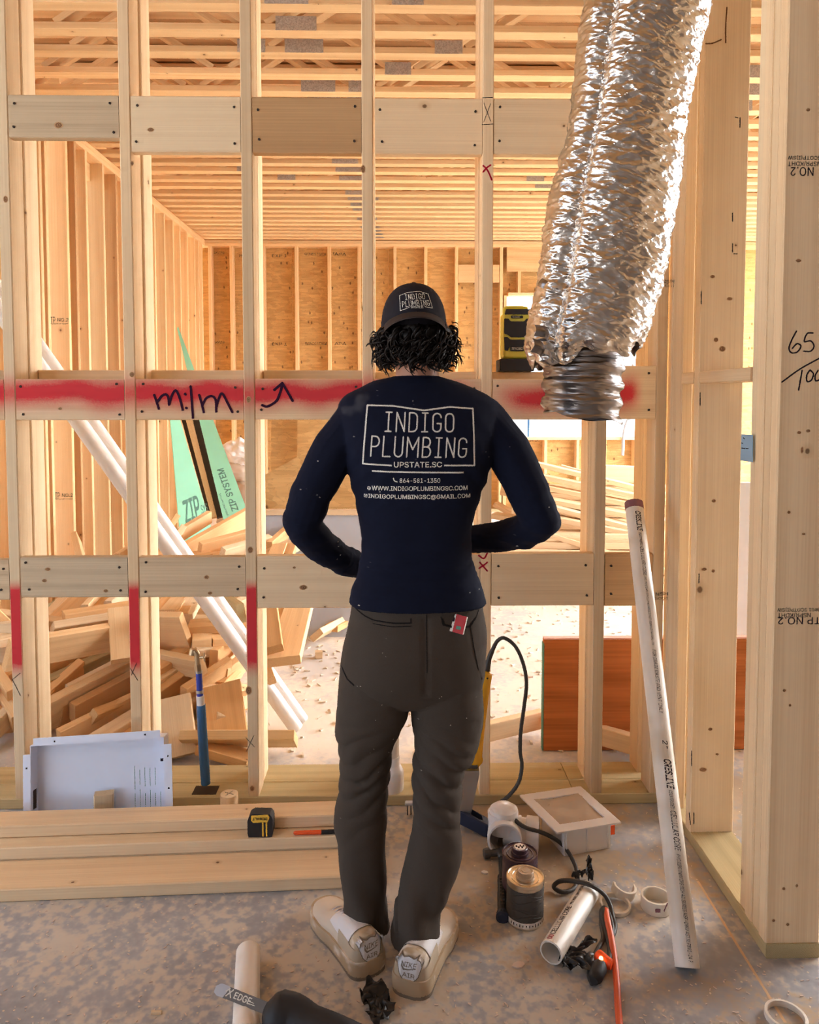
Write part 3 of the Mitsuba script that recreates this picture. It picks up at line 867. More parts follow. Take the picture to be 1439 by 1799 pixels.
# torn flaps on the left of the lip
rf = random.Random(5)
for (px, py, s) in ((950, 585, .045), (944, 612, .05), (965, 625, .04), (956, 500, .03)):
    c = atY(px, py, 2.12)
    g = trimesh.creation.box((s, s * .8, .001)); g = g.subdivide().subdivide().subdivide()
    v = np.asarray(g.vertices); v[:, 2] += .012 * np.sin(v[:, 0] * 70 + px) + .008 * np.cos(v[:, 1] * 90); g.vertices = v
    g.apply_transform(trimesh.transformations.euler_matrix(1.2 + rf.uniform(-.4, .4), rf.uniform(-.7, .7), rf.uniform(-1, 1)))
    g.apply_translation(c)
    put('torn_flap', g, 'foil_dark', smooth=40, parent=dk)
rowsc = np.linspace(570, 733, 120)
V = []
for ri, py in enumerate(rowsc):
    t = (py - 570) / 163
    A, B = atY(961 - 8 * t, py + 0, 2.27), atY(1097 - 10 * t, py, 2.27)
    c, a = (A + B) / 2, (B[0] - A[0]) / 2
    th = np.arange(96) * 2 * np.pi / 96
    hx = 0.010 * np.sin(t * 30 + th)                   # the wire coil shows through
    x = c[0] + (a + .004 * np.sin(t * 34 + th)) * np.cos(th); y = c[1] + (a + .004 * np.sin(t * 34 + th)) * np.sin(th)
    V.append(np.stack([x, y, c[2] - .018 * t * np.cos(th) + .006 * np.sin(th * 4) * t], 1))
V = np.array(V); P = V.reshape(-1, 3)
F = []
for i in range(len(rowsc) - 1):
    j = np.arange(96); k = (j + 1) % 96
    F.append(np.stack([i * 96 + j, i * 96 + k, (i + 1) * 96 + k], 1)); F.append(np.stack([i * 96 + j, (i + 1) * 96 + k, (i + 1) * 96 + j], 1))
core = trimesh.Trimesh(P, np.vstack(F), process=False)
n = core.vertex_normals
if (n[:, 0] * (P[:, 0] - P[:, 0].mean())).mean() < 0: core.invert(); n = core.vertex_normals
core.vertices = P + n * ((meshkit.fbm(P * np.array([14, 14, 60.0]), 3, 3) - .5) * .016)[:, None]
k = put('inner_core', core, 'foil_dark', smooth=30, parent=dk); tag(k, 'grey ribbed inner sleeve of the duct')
mark_c = atY(1000, 420, 2.09)

# ------------------------------------------------------------------ radio on the ledge
rk = thing('radio', 'lime and black jobsite radio standing on the wall ledge beside the duct', 'radio')
zl = BLK['ledge', 5]
YR = Y3 - 0.021
w_ = lambda px: px * YR / FOC
cx0 = atY(909, 600, YR - .05)[0]
def rbox(base, x, z0, z1, wx, wy, mat, bev, par, y=YR):
    return put(base, boxm((wx, wy, z1 - z0), (x, y, (z0 + z1) / 2), bev), mat, smooth=40, parent=par)
hR = 0.232
rbox('battery_base', cx0, zl + .0005, zl + .046, .126, .105, 'charcoal_grill', .006, rk)
rbox('body', cx0 + .002, zl + .046, zl + hR - .018, .104, .094, 'lime_tool', .012, rk)
yf = YR - .047
def face(base, pts, mat, par, y, dep=.004):
    m = poly_mesh(Polygon(pts).buffer(.002).buffer(-.0005), dep)
    v = np.asarray(m.vertices); m.vertices = np.stack([cx0 + v[:, 0], y - v[:, 2], zl + v[:, 1]], 1); m.invert()
    return put(base, m, mat, parent=par)
face('speaker_grill', [(-.046, .188), (-.034, .188), (-.024, .178), (.024, .178), (.034, .188), (.047, .188), (.047, .136), (.034, .134), (.022, .124), (-.022, .124), (-.034, .134), (-.046, .136)], 'charcoal_grill', rk, yf)
face('lower_grill', [(-.046, .122), (-.036, .122), (-.026, .113), (.026, .113), (.036, .122), (.047, .122), (.044, .078), (.036, .076), (.026, .092), (-.026, .092), (-.036, .076), (-.044, .078)], 'charcoal_grill', rk, yf)
face('display_window', [(-.040, .222), (.044, .222), (.046, .206), (-.044, .206)], 'charcoal_grill', rk, yf + .006, .008)
face('name_plate', [(-.024, .089), (.022, .089), (.022, .074), (-.024, .074)], 'black_rubber', rk, yf - .003, .003)
face('small_plate', [(-.022, .1985), (.018, .1985), (.018, .1915), (-.022, .1915)], 'black_rubber', rk, yf - .001, .002)
for s, x, z, h in (('RYOBI', -.021, .077, .0092), ('Bluetooth', -.018, .193, .0042)):
    t = text(s, h, .0006, True)
    v = np.asarray(t.vertices); t.vertices = np.stack([cx0 + x + v[:, 0], yf - .0062 - v[:, 2] + (.002 if h < .005 else 0), zl + z + v[:, 1]], 1); t.invert()
    put('lettering', t, 'print_white', parent=rk)
hp = [(-.038, hR - .022), (-.038, hR - .004), (-.030, hR + .002), (.034, hR + .002), (.042, hR - .004), (.042, hR - .022)]
put('handle', tube(catmull([(cx0 + a, YR + .012, zl + b) for a, b in hp], 5), .007, 10), 'lime_tool', smooth=True, parent=rk)

# ------------------------------------------------------------------ pipes
def pvc_pipe(base, label, p0, p1, ro, mat='pvc', group=None, wall=.0045):
    k = thing(base, label, 'pipe', group)
    put('tube', pipe_mesh(p0, p1, ro, ro - wall, 36, .0008), mat, smooth=40, parent=k)
    return k


def wrap(s, h, L, p0, p1, ro, u0, toward, bold=False, down=True, mat='ink', parent=None, ital=0.0):
    """lettering along a pipe: starts u0 metres from p0, L metres long, h tall, on the side that looks to `toward`"""
    p0, p1 = np.asarray(p0, float), np.asarray(p1, float)
    ax = nrm(p1 - p0)
    side = nrm(np.asarray(toward) - ax * (np.asarray(toward) @ ax))
    b = np.cross(side, ax)
    t = text(s, 1.0, .0004, bold)
    bb = t.bounds
    t.apply_translation([-bb[0][0], 0, 0])
    v = np.asarray(t.vertices)
    u = u0 + v[:, 0] / (bb[1][0] - bb[0][0]) * L
    w = (v[:, 1] - .36) * h
    u = u + ital * w
    a = w / ro
    r = ro + .0003 + np.where(v[:, 2] > .0002, .0004, 0)
    t.vertices = p0 + u[:, None] * ax + (r * np.sin(a))[:, None] * b + (r * np.cos(a))[:, None] * side
    if t.volume < 0: t.invert()
    return put('print', t, mat, parent=parent)


# two long pipes leaning behind the wall
for i, (a, b, lab) in enumerate((((521, 1300, 3.16), (-70, 449, 2.87), 'long white drain pipe leaning behind the left studs, nearer of two'), ((531, 1281, 3.24), (-48, 446, 2.945), 'long white drain pipe leaning behind the left studs, farther of two'))):
    p0, p1 = atY(*a), atY(*b)
    p0[2] = .032
    k = pvc_pipe('long_pipe', lab, p0, p1, .0302)
# leaning pipe at the right
p0 = atZ(1208, 1700, .012); p1 = atY(1113.5, 884, 2.563)
k = pvc_pipe('leaning_pipe', 'long white printed pipe leaning on the right end of the stud wall', p0, p1, .0302, 'pvc_dusty')
ax = nrm(p1 - p0)
put('primer_band', pipe_mesh(p1 - ax * .026, p1 + ax * .0006, .0308, .0255, 36), 'primer_purple', smooth=40, parent=k)
tw = nrm(CAM - (p0 + p1) / 2) + np.array([.26, 0, 0])
LL = np.linalg.norm(p1 - p0)
P1 = p1
dn = lambda u: u
for s, h, u, L, bd in (('CRESLINE', .017, .045, .072, True), ('COEXTRUDED', .008, .125, .045, False), ('CELLULAR CORE', .011, .175, .100, False), ('PVC PIPE DWV IPS SCH 40 SERIES NSF-DWV ASTM F891-24', .007, .280, .22, False), ('FOR DRAIN WASTE AND VENT ONLY', .011, .515, .185, False),
                       ('2"', .014, .775, .020, False), ('CRESLINE', .020, .825, .075, True), ('COEXTRUDED', .010, .905, .045, False), ('CELLULAR CORE', .016, .956, .095, False), ('PVC PIPE DWV IPS SCH 40 SERIES NSF-DWV ASTM F891-24 F', .010, 1.060, LL - 1.060 - .012, False)):
    wrap(s, h, L, p1, p0, .0302, u, tw, bd, True, parent=k, ital=.15)

# short pipe on the floor at the right
p0, p1 = atZ(968, 1674, .0305), atZ(1034, 1566, .0305)
k = pvc_pipe('short_pipe', 'short white printed pipe lying on the floor beside the two cans', p0, p1, .0302, 'pvc_dusty')
wrap('CELLULAR CORE', .014, .125, p0, p1, .0302, .030, [-.5, -.35, 1], False, True, parent=k)
wrap('PVC PIPE DWV IPS SCH 40', .008, .115, p0, p1, .0302, .165, [-.5, -.35, 1], False, True, parent=k)
wrap('00', .014, .018, p0, p1, .0302, .008, [-.5, -.35, 1], False, True, 'ink_red', parent=k)
# pipe at the lower left
p0, p1 = atZ(436, 1672, .0305), atZ(430, 1880, .0305)
k = pvc_pipe('stub_pipe', 'white pipe lying on the floor under the saw blade', p0, p1, .0302, 'pvc_dusty')

# white riser behind the man's leg
rk2 = thing('pipe_riser', 'white pipe fitting rising from the wall plate behind the man', 'pipe fitting')
rx0, ry0 = atY(685, 1380, D + .05)[0], D + .05
def lz(prof, at, n=36): m = lathe(prof, n); m.apply_translation(at); return m
put('reducer', lz([(0, 0), (.050, 0), (.050, .062), (.044, .074), (.037, .088), (.0355, .092), (.0355, .120), (0, .120)], (rx0, ry0, .0385)), 'pvc', smooth=35, parent=rk2)
put('cap', lz([(.0335, .120), (.0335, .150), (.034, .151), (.034, .178), (.030, .196), (.018, .208), (0, .211)], (rx0, ry0, .0385)), 'pvc_cream', smooth=35, parent=rk2)

# ------------------------------------------------------------------ blue riser with a tap
bk = thing('water_riser', 'blue sleeved water pipe with a brass tap standing in the wall plate', 'water pipe')
YP = D + .05
c = lambda px, py: atY(px, py, YP)
put('sleeve', tube([c(361.5, 1377), c(357, 1310), c(353, 1238)], [.0165, .0170, .0155], 20), 'blue_sleeve', smooth=40, parent=bk)
put('coupling', tube([c(353, 1239), c(351.5, 1222)], .0140, 20), 'white_plastic', smooth=40, parent=bk)
put('pipe', tube([c(351.5, 1224), c(349, 1176)], .0110, 18), 'blue_pex', smooth=40, parent=bk)
for a, b in ((1212, 1217), (1178, 1182)):
    x0 = 351 if a > 1200 else 349.3
    put('crimp_ring', tube([c(x0, b), c(x0, a)], .0130, 18), 'steel', smooth=40, parent=bk)
put('nut', tube([c(349, 1180), c(347.5, 1167)], .0135, 6), 'brass', parent=bk)
put('valve_body', cat([tube([c(347.5, 1168), c(346.5, 1154)], .0105, 16), tube(catmull([c(346.5, 1158), c(346, 1150), c(342, 1144), c(338, 1147)], 5), [.011] * 11 + [.0095] * 5, 14)]), 'brass', smooth=40, parent=bk)
put('spout', tube([c(339.5, 1140), c(337.5, 1150)], [.0115, .0125], 16), 'brass', smooth=40, parent=bk)
hd = c(357, 1153) + [.006, -.006, 0]
put('stem', tube([c(347, 1156), hd], .005, 10), 'brass', smooth=40, parent=bk)
tk = [boxm((.006, .007, .032), hd, .002), boxm((.006, .030, .007), hd, .002)]
put('tap_handle', cat(tk), 'brass', smooth=40, parent=bk)
nt = boxm((.085, .060, .0015), (c(362, 1373)[0], YP - .005, .0384))
k = put('notch', nt, 'panel_edge', parent=f'{WM}__bottom_plate')

# ------------------------------------------------------------------ white sheet metal tray leaning on the wall
tk_ = thing('metal_tray', 'white sheet metal access box leaning against the left studs', 'panel')
WT, HT, DT = .437, .262, .05
def tray_part(base, size, at, mat='white_enamel', bev=0.0):
    m = boxm(size, at, bev)
    m.apply_transform(trimesh.transformations.rotation_matrix(math.radians(3.2), [0, 1, 0]) @ np.eye(4))
    m.apply_transform(trimesh.transformations.rotation_matrix(math.radians(-14), [1, 0, 0]))
    m.apply_translation(TB)
    return put(base, m, mat, parent=tk_)
TB = np.array([atY(181, 1400, 2.47)[0], 2.475, .034])
# local: x right, z up from the bottom edge, -y to the viewer; rear sheet at y = 0
rot_ = math.radians(-3.2)
def tp(base, size, at, mat='white_enamel', bev=0.0):
    m = boxm(size, at, bev)
    m.apply_transform(trimesh.transformations.rotation_matrix(rot_, [0, 1, 0]))
    m.apply_transform(trimesh.transformations.rotation_matrix(math.radians(-9), [1, 0, 0]))
    m.apply_translation(TB)
    return put(base, m, mat, parent=tk_)
DT = .05
tp('back_sheet', (WT, .002, HT), (0, 0, HT / 2))
tp('side_wall', (.002, DT, HT), (-WT / 2, -DT / 2, HT / 2)); tp('side_wall', (.002, DT, HT), (WT / 2, -DT / 2, HT / 2))
tp('top_wall', (WT, DT, .002), (0, -DT / 2, HT)); tp('bottom_wall', (WT, DT, .002), (0, -DT / 2, .001))
tp('flange', (.024, .002, HT - .03), (-WT / 2 - .012, -DT, HT / 2 - .012)); tp('flange', (.026, .002, HT - .02), (WT / 2 + .013, -DT, HT / 2 - .012))
tp('flange', (WT - .02, .002, .024), (0, -DT, HT + .012))
for (x, z) in ((-WT / 2 + .08, HT + .010), (WT / 2 - .06, HT + .013), (WT / 2 + .014, HT - .06), (WT / 2 + .014, .10), (-WT / 2 - .012, HT - .07)):
    tp('screw_hole', (.005, .001, .005), (x, -DT - .0012, z), 'ink')
tp('knockout', (.009, .001, .009), (WT / 2 - .022, -.0015, HT - .085), 'ink')
lines = []
rl = random.Random(8)
for j in range(11):
    x = .105 + (j % 6) * .017
    z = .030 + .075 * (j // 6)
    tp('print_line', (.0012, .0006, rl.uniform(.04, .075)), (x, -.0015, z + .02), 'zip_print')
for sx in (-1,):
    tp('cutout_rim', (.002, .020, .060), (-WT / 2 + .0018, -DT / 2, .085), 'panel_edge')
k = thing('wood_block', 'small pale wood block resting in the white metal tray', 'wood block')
p_ = atY(178, 1440, 2.43)
board('cut_piece', [p_[0], 2.452, .050], [p_[0] + .002, 2.452, .134], .060, .034, (1, .25, 0), parent=k)
# the tray's lower edge stands on the boards' far side

# ------------------------------------------------------------------ boards stacked on the floor
def fl(px, py, z): return atZ(px, py, z)
sl = (2.200 - 2.157) / .96
def stack_board(x0, x1, ynear, w, z, lab, mat='pine'):
    k = thing('stacked_board', lab, 'lumber', None)
    f = lambda x: ynear + sl * (x + .5) + w / 2
    board('timber', (x0, f(x0), z + .019), (x1, f(x1), z + .019), w, .0375, (0, 1, 0), mat, k)
    return k
yn = fl(300, 1574, 0)[1] + sl * (-.5 - fl(300, 1574, 0)[0])
kb = stack_board(-1.95, -.055, yn, .140, .0, 'wide pine board flat on the concrete, nearest of the stack')
stack_board(-1.95, -.08, yn + .143, .140, .0, 'pine board at the bottom of the stack under the tape measure')
stack_board(-1.90, -.065, yn + .141, .140, .0385, 'pine board in the stack that carries the tape measure')
stack_board(-1.98, -.05, yn + .193, .089, .077, 'top board of the stack in front of the white metal tray', 'pine')

# tape measure
tk2 = thing('tape_measure', 'black and yellow tape measure on the board stack', 'tape measure')
tp0 = atY(462, 1470, yn + .20)
x, y, z = tp0[0], yn + .172, .0772
prof = Polygon([(-.036, 0), (.036, 0), (.039, .012), (.039, .058), (.031, .072), (-.020, .074), (-.034, .066), (-.039, .050), (-.039, .012)]).buffer(.003).buffer(-.003)
b = poly_mesh(prof, .038); v = np.asarray(b.vertices); b.vertices = np.stack([x + v[:, 0], y + .019 - v[:, 2], z + v[:, 1]], 1); b.fix_normals()
put('case', b, 'black_rubber', smooth=35, parent=tk2)
def tf(base, pts, mat, dy=.0205, dep=.0015):
    m = poly_mesh(Polygon(pts).buffer(.0015), dep); v = np.asarray(m.vertices); m.vertices = np.stack([x + v[:, 0], y - dy - v[:, 2] + .0015, z + v[:, 1]], 1); m.fix_normals(); return put(base, m, mat, parent=tk2)
tf('label', [(-.026, .068), (.024, .070), (.028, .062), (.022, .050), (-.020, .048), (-.026, .054)], 'label_yellow')
tf('stripe', [(.008, .046), (.0095, .046), (.0095, .004), (.008, .004)], 'label_yellow'); tf('stripe', [(.019, .046), (.0205, .046), (.0205, .004), (.019, .004)], 'label_yellow')
t = text('DEWALT', .008, .0006, True, True); t.apply_transform(rotz(math.pi)); v = np.asarray(t.vertices); t.vertices = np.stack([x + v[:, 0], y - .0208 - v[:, 2], z + .059 + v[:, 1]], 1); t.invert()
put('lettering', t, 'ink', parent=tk2)
put('belt_clip', boxm((.020, .004, .050), (x + .005, y + .021, z + .035), .001), 'steel', parent=tk2)
# marker pen
mk = thing('marker_pen', 'orange and black marking pen lying on the board stack', 'pen')
a, b = np.array([atY(516, 1458, yn + .17)[0], yn + .164, .0835]), np.array([atY(597, 1453, yn + .17)[0], yn + .170, .0835])
d = b - a
put('barrel', tube([a, a + d * .04, a + d * .60], [.003, .006, .0062], 14), 'orange_plastic', smooth=40, parent=mk)
put('cap', tube([a + d * .60, a + d * .97, b], [.0066, .0062, .003], 14), 'black_rubber', smooth=40, parent=mk)
# round plug marked with a cross
pk = thing('wood_plug', 'round wooden plug marked with a cross beside the stud', 'wood plug')
pc = np.array([atY(403, 1408, 2.53)[0], 2.528, 0])
put('plug', lz([(0, 0), (.030, 0), (.030, .048), (.0285, .050), (.0285, .052), (.030, .054), (.030, .086), (.0285, .088), (0, .088)], pc), 'pine', smooth=35, parent=pk)
for s in (-1, 1):
    m = boxm((.036, .0016, .0006), (0, 0, 0)); m.apply_transform(rotz(s * .75 + .3)); m.apply_translation(pc + [0, 0, .0884]); put('pencil_cross', m, 'ink', parent=pk)

# ------------------------------------------------------------------ corded drill standing behind the man
ck = thing('corded_drill', 'yellow and grey corded power tool standing behind the man', 'power tool')
YD = 2.47
A = lambda px, py, Y=YD: atY(px, py, Y)
hull = lambda pts, r: m3.Manifold.batch_hull([m3.Manifold.sphere(rr, 14).translate(list(map(float, p))) for p, rr in zip(pts, r)])
hd_ = m3.Manifold.batch_boolean([hull([A(832, 1335), A(838, 1290)], [.028, .024]), hull([A(838, 1290), A(847, 1225)], [.024, .022]), hull([A(847, 1225), A(854, 1188)], [.022, .020]), hull([A(826, 1338), A(838, 1335)], [.026, .020])], m3.OpType.Add)
put('handle', tm(hd_), 'yellow_tool', smooth=40, parent=ck)
put('handle_screw', trimesh.primitives.Sphere(.003, A(854, 1188) + [.002, -.020, 0]).to_mesh() if False else boxm((.005, .004, .005), A(854, 1188) + [.002, -.020, 0], .0015), 'ink', parent=ck)
gb = m3.Manifold.batch_hull([mf(boxm((.056, .060, .012), A(826, 1350), 0)), mf(boxm((.044, .050, .012), A(813, 1430), 0))])
put('gear_case', tm(gb), 'steel', smooth=20, parent=ck)
put('collar', boxm((.050, .056, .014), A(825, 1346) + [0, 0, .010], .004), 'dark_steel', smooth=40, parent=ck)
f0 = atZ(820, 1450, .04)
ft = m3.Manifold.batch_hull([mf(boxm((.012, .055, .040), (atY(806, 1440, YD)[0], YD, .045))), mf(boxm((.012, .045, .040), (atY(852, 1455, YD)[0], YD - .05, .022)))])
hole = m3.Manifold.batch_hull([mf(boxm((.012, .030, .2), (atY(812, 1440, YD)[0], YD, .055))), mf(boxm((.012, .026, .2), (atY(842, 1455, YD)[0], YD - .042, .055)))])
put('shoe_plate', tm(ft - hole.translate([0, .006, .018])), 'navy_rubber', smooth=25, parent=ck)
put('cord_guard', tube(catmull([A(855, 1178), A(860, 1155), A(870, 1132)], 5), [.010] * 4 + [.0085] * 4 + [.007] * 3, 12), 'cord_grey', smooth=True, parent=ck)
cp = [A(868, 1137), A(874, 1126), A(886, 1121, 2.46), A(905, 1135, 2.45), A(919, 1165, 2.44), A(925, 1200, 2.43), A(921, 1240, 2.43), A(915, 1285, 2.43), A(914, 1320, 2.43), A(917, 1345, 2.43), A(911, 1375, 2.42), A(893, 1399, 2.42), A(873, 1413, 2.415), A(868, 1417, 2.40), A(874, 1423, 2.375), A(896, 1434, 2.35), A(922, 1453, 2.31), A(958, 1465, 2.30), A(988, 1484, 2.31)]
cp += [atZ(1007, 1512, .014), atZ(1014, 1535, .008), atZ(1013, 1552, .008), atZ(1005, 1563, .008), atZ(987, 1567, .010), atZ(973, 1558, .014), atZ(984, 1548, .050), atZ(1008, 1548, .068), atZ(1037, 1555, .068), atZ(1060, 1570, .046), atZ(1072, 1590, .022), atZ(1077, 1612, .010), atZ(1081, 1628, .007), atZ(1075, 1648, .007), atZ(1070, 1662, .007)]
put('cord', tube(catmull(cp, 8), .0062, 10), 'cord_grey', smooth=True, parent=ck)
loop = [atZ(1070, 1662, .007), atZ(1076, 1640, .012), atZ(1073, 1615, .018), atZ(1064, 1596, .022), atZ(1057, 1600, .018), atZ(1057, 1625, .012), atZ(1060, 1648, .010), atZ(1050, 1668, .010), atZ(1040, 1688, .008), atZ(1035, 1712, .007), atZ(1040, 1728, .009)]
put('cord_loop', tube(catmull(loop, 8), .0060, 10), 'cord_grey', smooth=True, parent=ck)
a, b = atZ(1043, 1724, .019), atZ(1056, 1694, .021)
put('plug', tube([a, a + (b - a) * .25, a + (b - a) * .8, b], [.010, .0175, .0185, .014], 16), 'black_rubber', smooth=35, parent=ck)

xk = thing('extension_cord', 'orange extension cord coming from the lower right foreground', 'cord')
op = [atZ(1064, 1598, .034), atZ(1068, 1620, .030), atZ(1074, 1648, .022), atZ(1080, 1688, .012), atZ(1084, 1730, .0085), atZ(1086, 1770, .008), atZ(1092, 1840, .008)]
put('cord', tube(catmull(op, 8), .0082, 12), 'orange_cord', smooth=True, parent=xk)
op2 = [atZ(1064, 1598, .034), atZ(1060, 1608, .030), atZ(1066, 1640, .012), atZ(1072, 1665, .010), atZ(1070, 1686, .014), atZ(1062, 1690, .018)]
put('cord_turn', tube(catmull(op2, 7), .0080, 12), 'cord_grey', smooth=True, parent=xk)
c1 = atZ(1063, 1690, .020)
put('socket', tube([c1 + [.014, -.010, 0], c1, c1 + [-.012, .022, .002]], [.012, .016, .014], 14), 'orange_plastic', smooth=35, parent=xk)
lamp = trimesh.creation.icosphere(2, .0055); lamp.apply_translation(atZ(1056, 1684, .036))
scene[xk + '__pilot_light'] = mikit.ply(lamp, 'glow', smooth=True, emitter={'type': 'area', 'radiance': rgb((9.0, 3.2, 0.9))})

# ------------------------------------------------------------------ cans, hammer
def can(px, pyb, label, side, capm, ringm, n_):
    k = thing('solvent_can', label, 'can')
    c = atZ(px, pyb, 0.0) + [0, .052, 0]
    c[2] = 0
    R, Hc = .0515, .122
    put('body', lz([(0, .001), (R - .002, 0), (R, .002), (R, .006), (R - .0015, .008), (R - .0015, Hc - .010), (R, Hc - .008), (R, Hc), (R - .003, Hc + .001), (R - .004, Hc - .003), (0, Hc - .003)], c, 48), ringm, smooth=30, parent=k)
    put('label', lz([(R - .0008, .022), (R - .0004, .0225), (R - .0004, Hc - .018), (R - .0008, Hc - .0175)], c, 48), side, smooth=40, parent=k)
    put('lid_ring', lz([(R - .012, Hc - .003), (R - .013, Hc - .0005), (R - .016, Hc - .0005), (R - .017, Hc - .003)], c, 48), ringm, smooth=40, parent=k)
    put('neck', lz([(.026, Hc - .004), (.025, Hc + .004), (.0225, Hc + .005)], c, 36), capm, smooth=40, parent=k)
    put('cap', lz([(.0225, Hc + .003), (.0225, Hc + .015), (.021, Hc + .017), (.017, Hc + .0165), (.0165, Hc + .0155), (.010, Hc + .0155), (.0095, Hc + .0165), (0, Hc + .0165)], c, 36), capm, smooth=30, parent=k)
    return k, c, R, Hc
k, c1, R, Hc = can(928, 1637, 'front solvent can with grey label, tan cap and shiny lid', 'can_label', 'can_tan', 'tin', 0)
bandp = lz([(R + .0002, .006), (R + .0004, .0065), (R + .0004, .0205), (R + .0002, .021)], c1, 48); put('white_band', bandp, 'white_plastic', smooth=40, parent=k)
rr_ = random.Random(3)
for i in range(26):
    a0 = -2.6 + i * .085
    m = boxm((.0022, .0006, rr_.uniform(.003, .009)), (0, 0, 0)); m.apply_transform(rotz(a0 + math.pi / 2)); m.apply_translation(c1 + [(R + .0008) * math.cos(a0), (R + .0008) * math.sin(a0), .0135]); put('fine_print', m, 'ink', parent=k) if i % 2 else None
for i in range(5):                                            # wrinkles of the loose label
    z0 = .032 + .015 * i
    a_ = np.linspace(-2.5, -.7, 24)
    pts = [c1 + [(R + .0002) * math.cos(a), (R + .0002) * math.sin(a), z0 + .006 * math.sin(a * 3 + i * 1.7)] for a in a_]
    put('label_crease', tube(pts, .0009, 6), 'can_label', smooth=True, parent=k)
c_ = c1 + [.003, .108, 0]
pxy = pxl(c_ - [0, .052, 0])
k, c2, R, Hc = can(pxy[0], pxy[1], 'dark purple stained solvent can behind the grey one', 'can_purple', 'can_purple', 'can_purple', 1)
m = lz([(0, Hc + .0172), (.017, Hc + .0172)], c2, 30); put('cap_top', m, 'white_plastic', parent=k)
for i, (dx, dy) in enumerate(((-.010, .002), (-.004, -.004), (.002, .004), (.006, -.003), (.011, .003))):
    m = boxm((.0045, .0075, .0004), c2 + [dx, dy, Hc + .0175]); put('cap_print', m, 'ink', parent=k)

hk = thing('hammer', 'black handled claw hammer lying beside the cans', 'hammer')
h0, h1 = atZ(881, 1504, .016), atZ(883, 1612, .014)
put('handle', tube(catmull([h0, h0 + (h1 - h0) * .30, h0 + (h1 - h0) * .42, h0 + (h1 - h0) * .7, h0 + (h1 - h0) * .93, h1], 5), [.0085] * 8 + [.0125] * 6 + [.0135] * 8 + [.0165] * 4, 14), 'black_rubber', smooth=40, parent=hk)
put('grip_end', tube([h1 + (h0 - h1) * .06, h1, h1 + (h1 - h0) * .02], [.0165, .0185, .012], 16), 'navy_rubber', smooth=40, parent=hk)
hc = atZ(879, 1497, .018)
fc = atZ(850, 1500, .018); cl = atZ(908, 1489, .020)
put('head', tm(m3.Manifold.batch_boolean([mf(tube([fc, fc + (hc - fc) * .08, fc + (hc - fc) * .34], [.0135, .0150, .0150], 20)), hull([fc + (hc - fc) * .3, fc + (hc - fc) * .4], [.012, .010]), hull([fc + (hc - fc) * .3, hc], [.010, .012]), hull([hc, hc + [0, -.022, 0]], [.012, .011])], m3.OpType.Add)), 'dark_steel', smooth=30, parent=hk)
put('claw', cat([tube(catmull([hc + [0, .004 * s, 0], hc + (cl - hc) * .5 + [0, .007 * s, .003], cl + [0, .010 * s, -.006]], 5), [.009] * 4 + [.007] * 4 + [.004] * 3, 8) for s in (-1, 1)]), 'dark_steel', smooth=40, parent=hk)
for i in range(9):
    p = h0 + (h1 - h0) * (.46 + .05 * i) + [0, 0, .0125]
    put('grip_rib', boxm((.012, .003, .002), p), 'cord_grey', parent=hk)

# ------------------------------------------------------------------ white fitting and utility box by the wall
fk = thing('drain_fitting', 'white plastic drain tee lying between the wall and the cans', 'pipe fitting')
fc = atZ(887, 1478, .055); fc[2] = .055
dirf = nrm(np.array([-.10, -1, .10]))
rgt = nrm(np.cross(dirf, [0, 0, 1])) * -1
put('socket', pipe_mesh(fc, fc - dirf * .035, .054, .047, 40, .002), 'white_plastic', smooth=35, parent=fk)
sw = lathe([(.047, 0), (.050, .02), (.050, .06), (.046, .09), (.03, .112), (0, .12)], 40); sw.apply_transform(trimesh.geometry.align_vectors([0, 0, 1], -dirf)); sw.apply_translation(fc - dirf * .030)
put('sweep', sw, 'white_plastic', smooth=True, parent=fk)
o = fc - dirf * .075
rg = np.array([1.0, -.22, 0.0]); rg = nrm(rg)
put('branch', cat([pipe_mesh(o, o + rg * .075, .044, .038, 36), pipe_mesh(o + rg * .045, o + rg * .055, .049, .038, 36), pipe_mesh(o + rg * .072, o + rg * .112, .051, .044, 36, .002)]), 'white_plastic', smooth=35, parent=fk)
put('top_hub', cat([pipe_mesh(o, o + [-.004, .004, .062], .048, .040, 36), lz([(.047, .060), (.044, .072), (.030, .082), (0, .086)], o, 36)]), 'white_plastic', smooth=35, parent=fk)

uk = thing('utility_box', 'white plastic outlet box with film covered square flange on the floor', 'box')
a, b = atZ(991, 1505, 0), atZ(1067, 1491, 0)
ux = nrm((b - a) * [1, 1, 0]); uy = np.array([-ux[1], ux[0], 0])
M = basis(a, ux, uy)
wx = np.linalg.norm(b - a) + .012
def up(base, size, at, mat='white_plastic', bev=.003, Mx=None): return put(base, xf(boxm(size, at, bev), M if Mx is None else Mx), mat, smooth=30, parent=uk)
dB = .155
hB = .083
up('side_panel', (wx, .004, hB), (wx / 2, .002, hB / 2), bev=.0015); up('side_panel', (wx, .004, hB), (wx / 2, dB, hB / 2), bev=.0015)
up('side_panel', (.004, dB, hB), (.002, dB / 2, hB / 2), bev=.0015); up('side_panel', (.004, dB, hB), (wx - .002, dB / 2, hB / 2), bev=.0015)
up('base_panel', (wx, dB, .004), (wx / 2, dB / 2, .002), bev=.0015)
for x in (.008, .080, wx - .010): up('rib', (.006, .006, hB - .008), (x, -.002, hB / 2), bev=.002)
up('outlet_stub', (.030, .052, .050), (wx + .012, .050, hB * .55), bev=.012)
up('sticker', (.0285, .020, .030), (wx + .0135, .0322, hB * .52), 'orange_plastic', bev=.0)
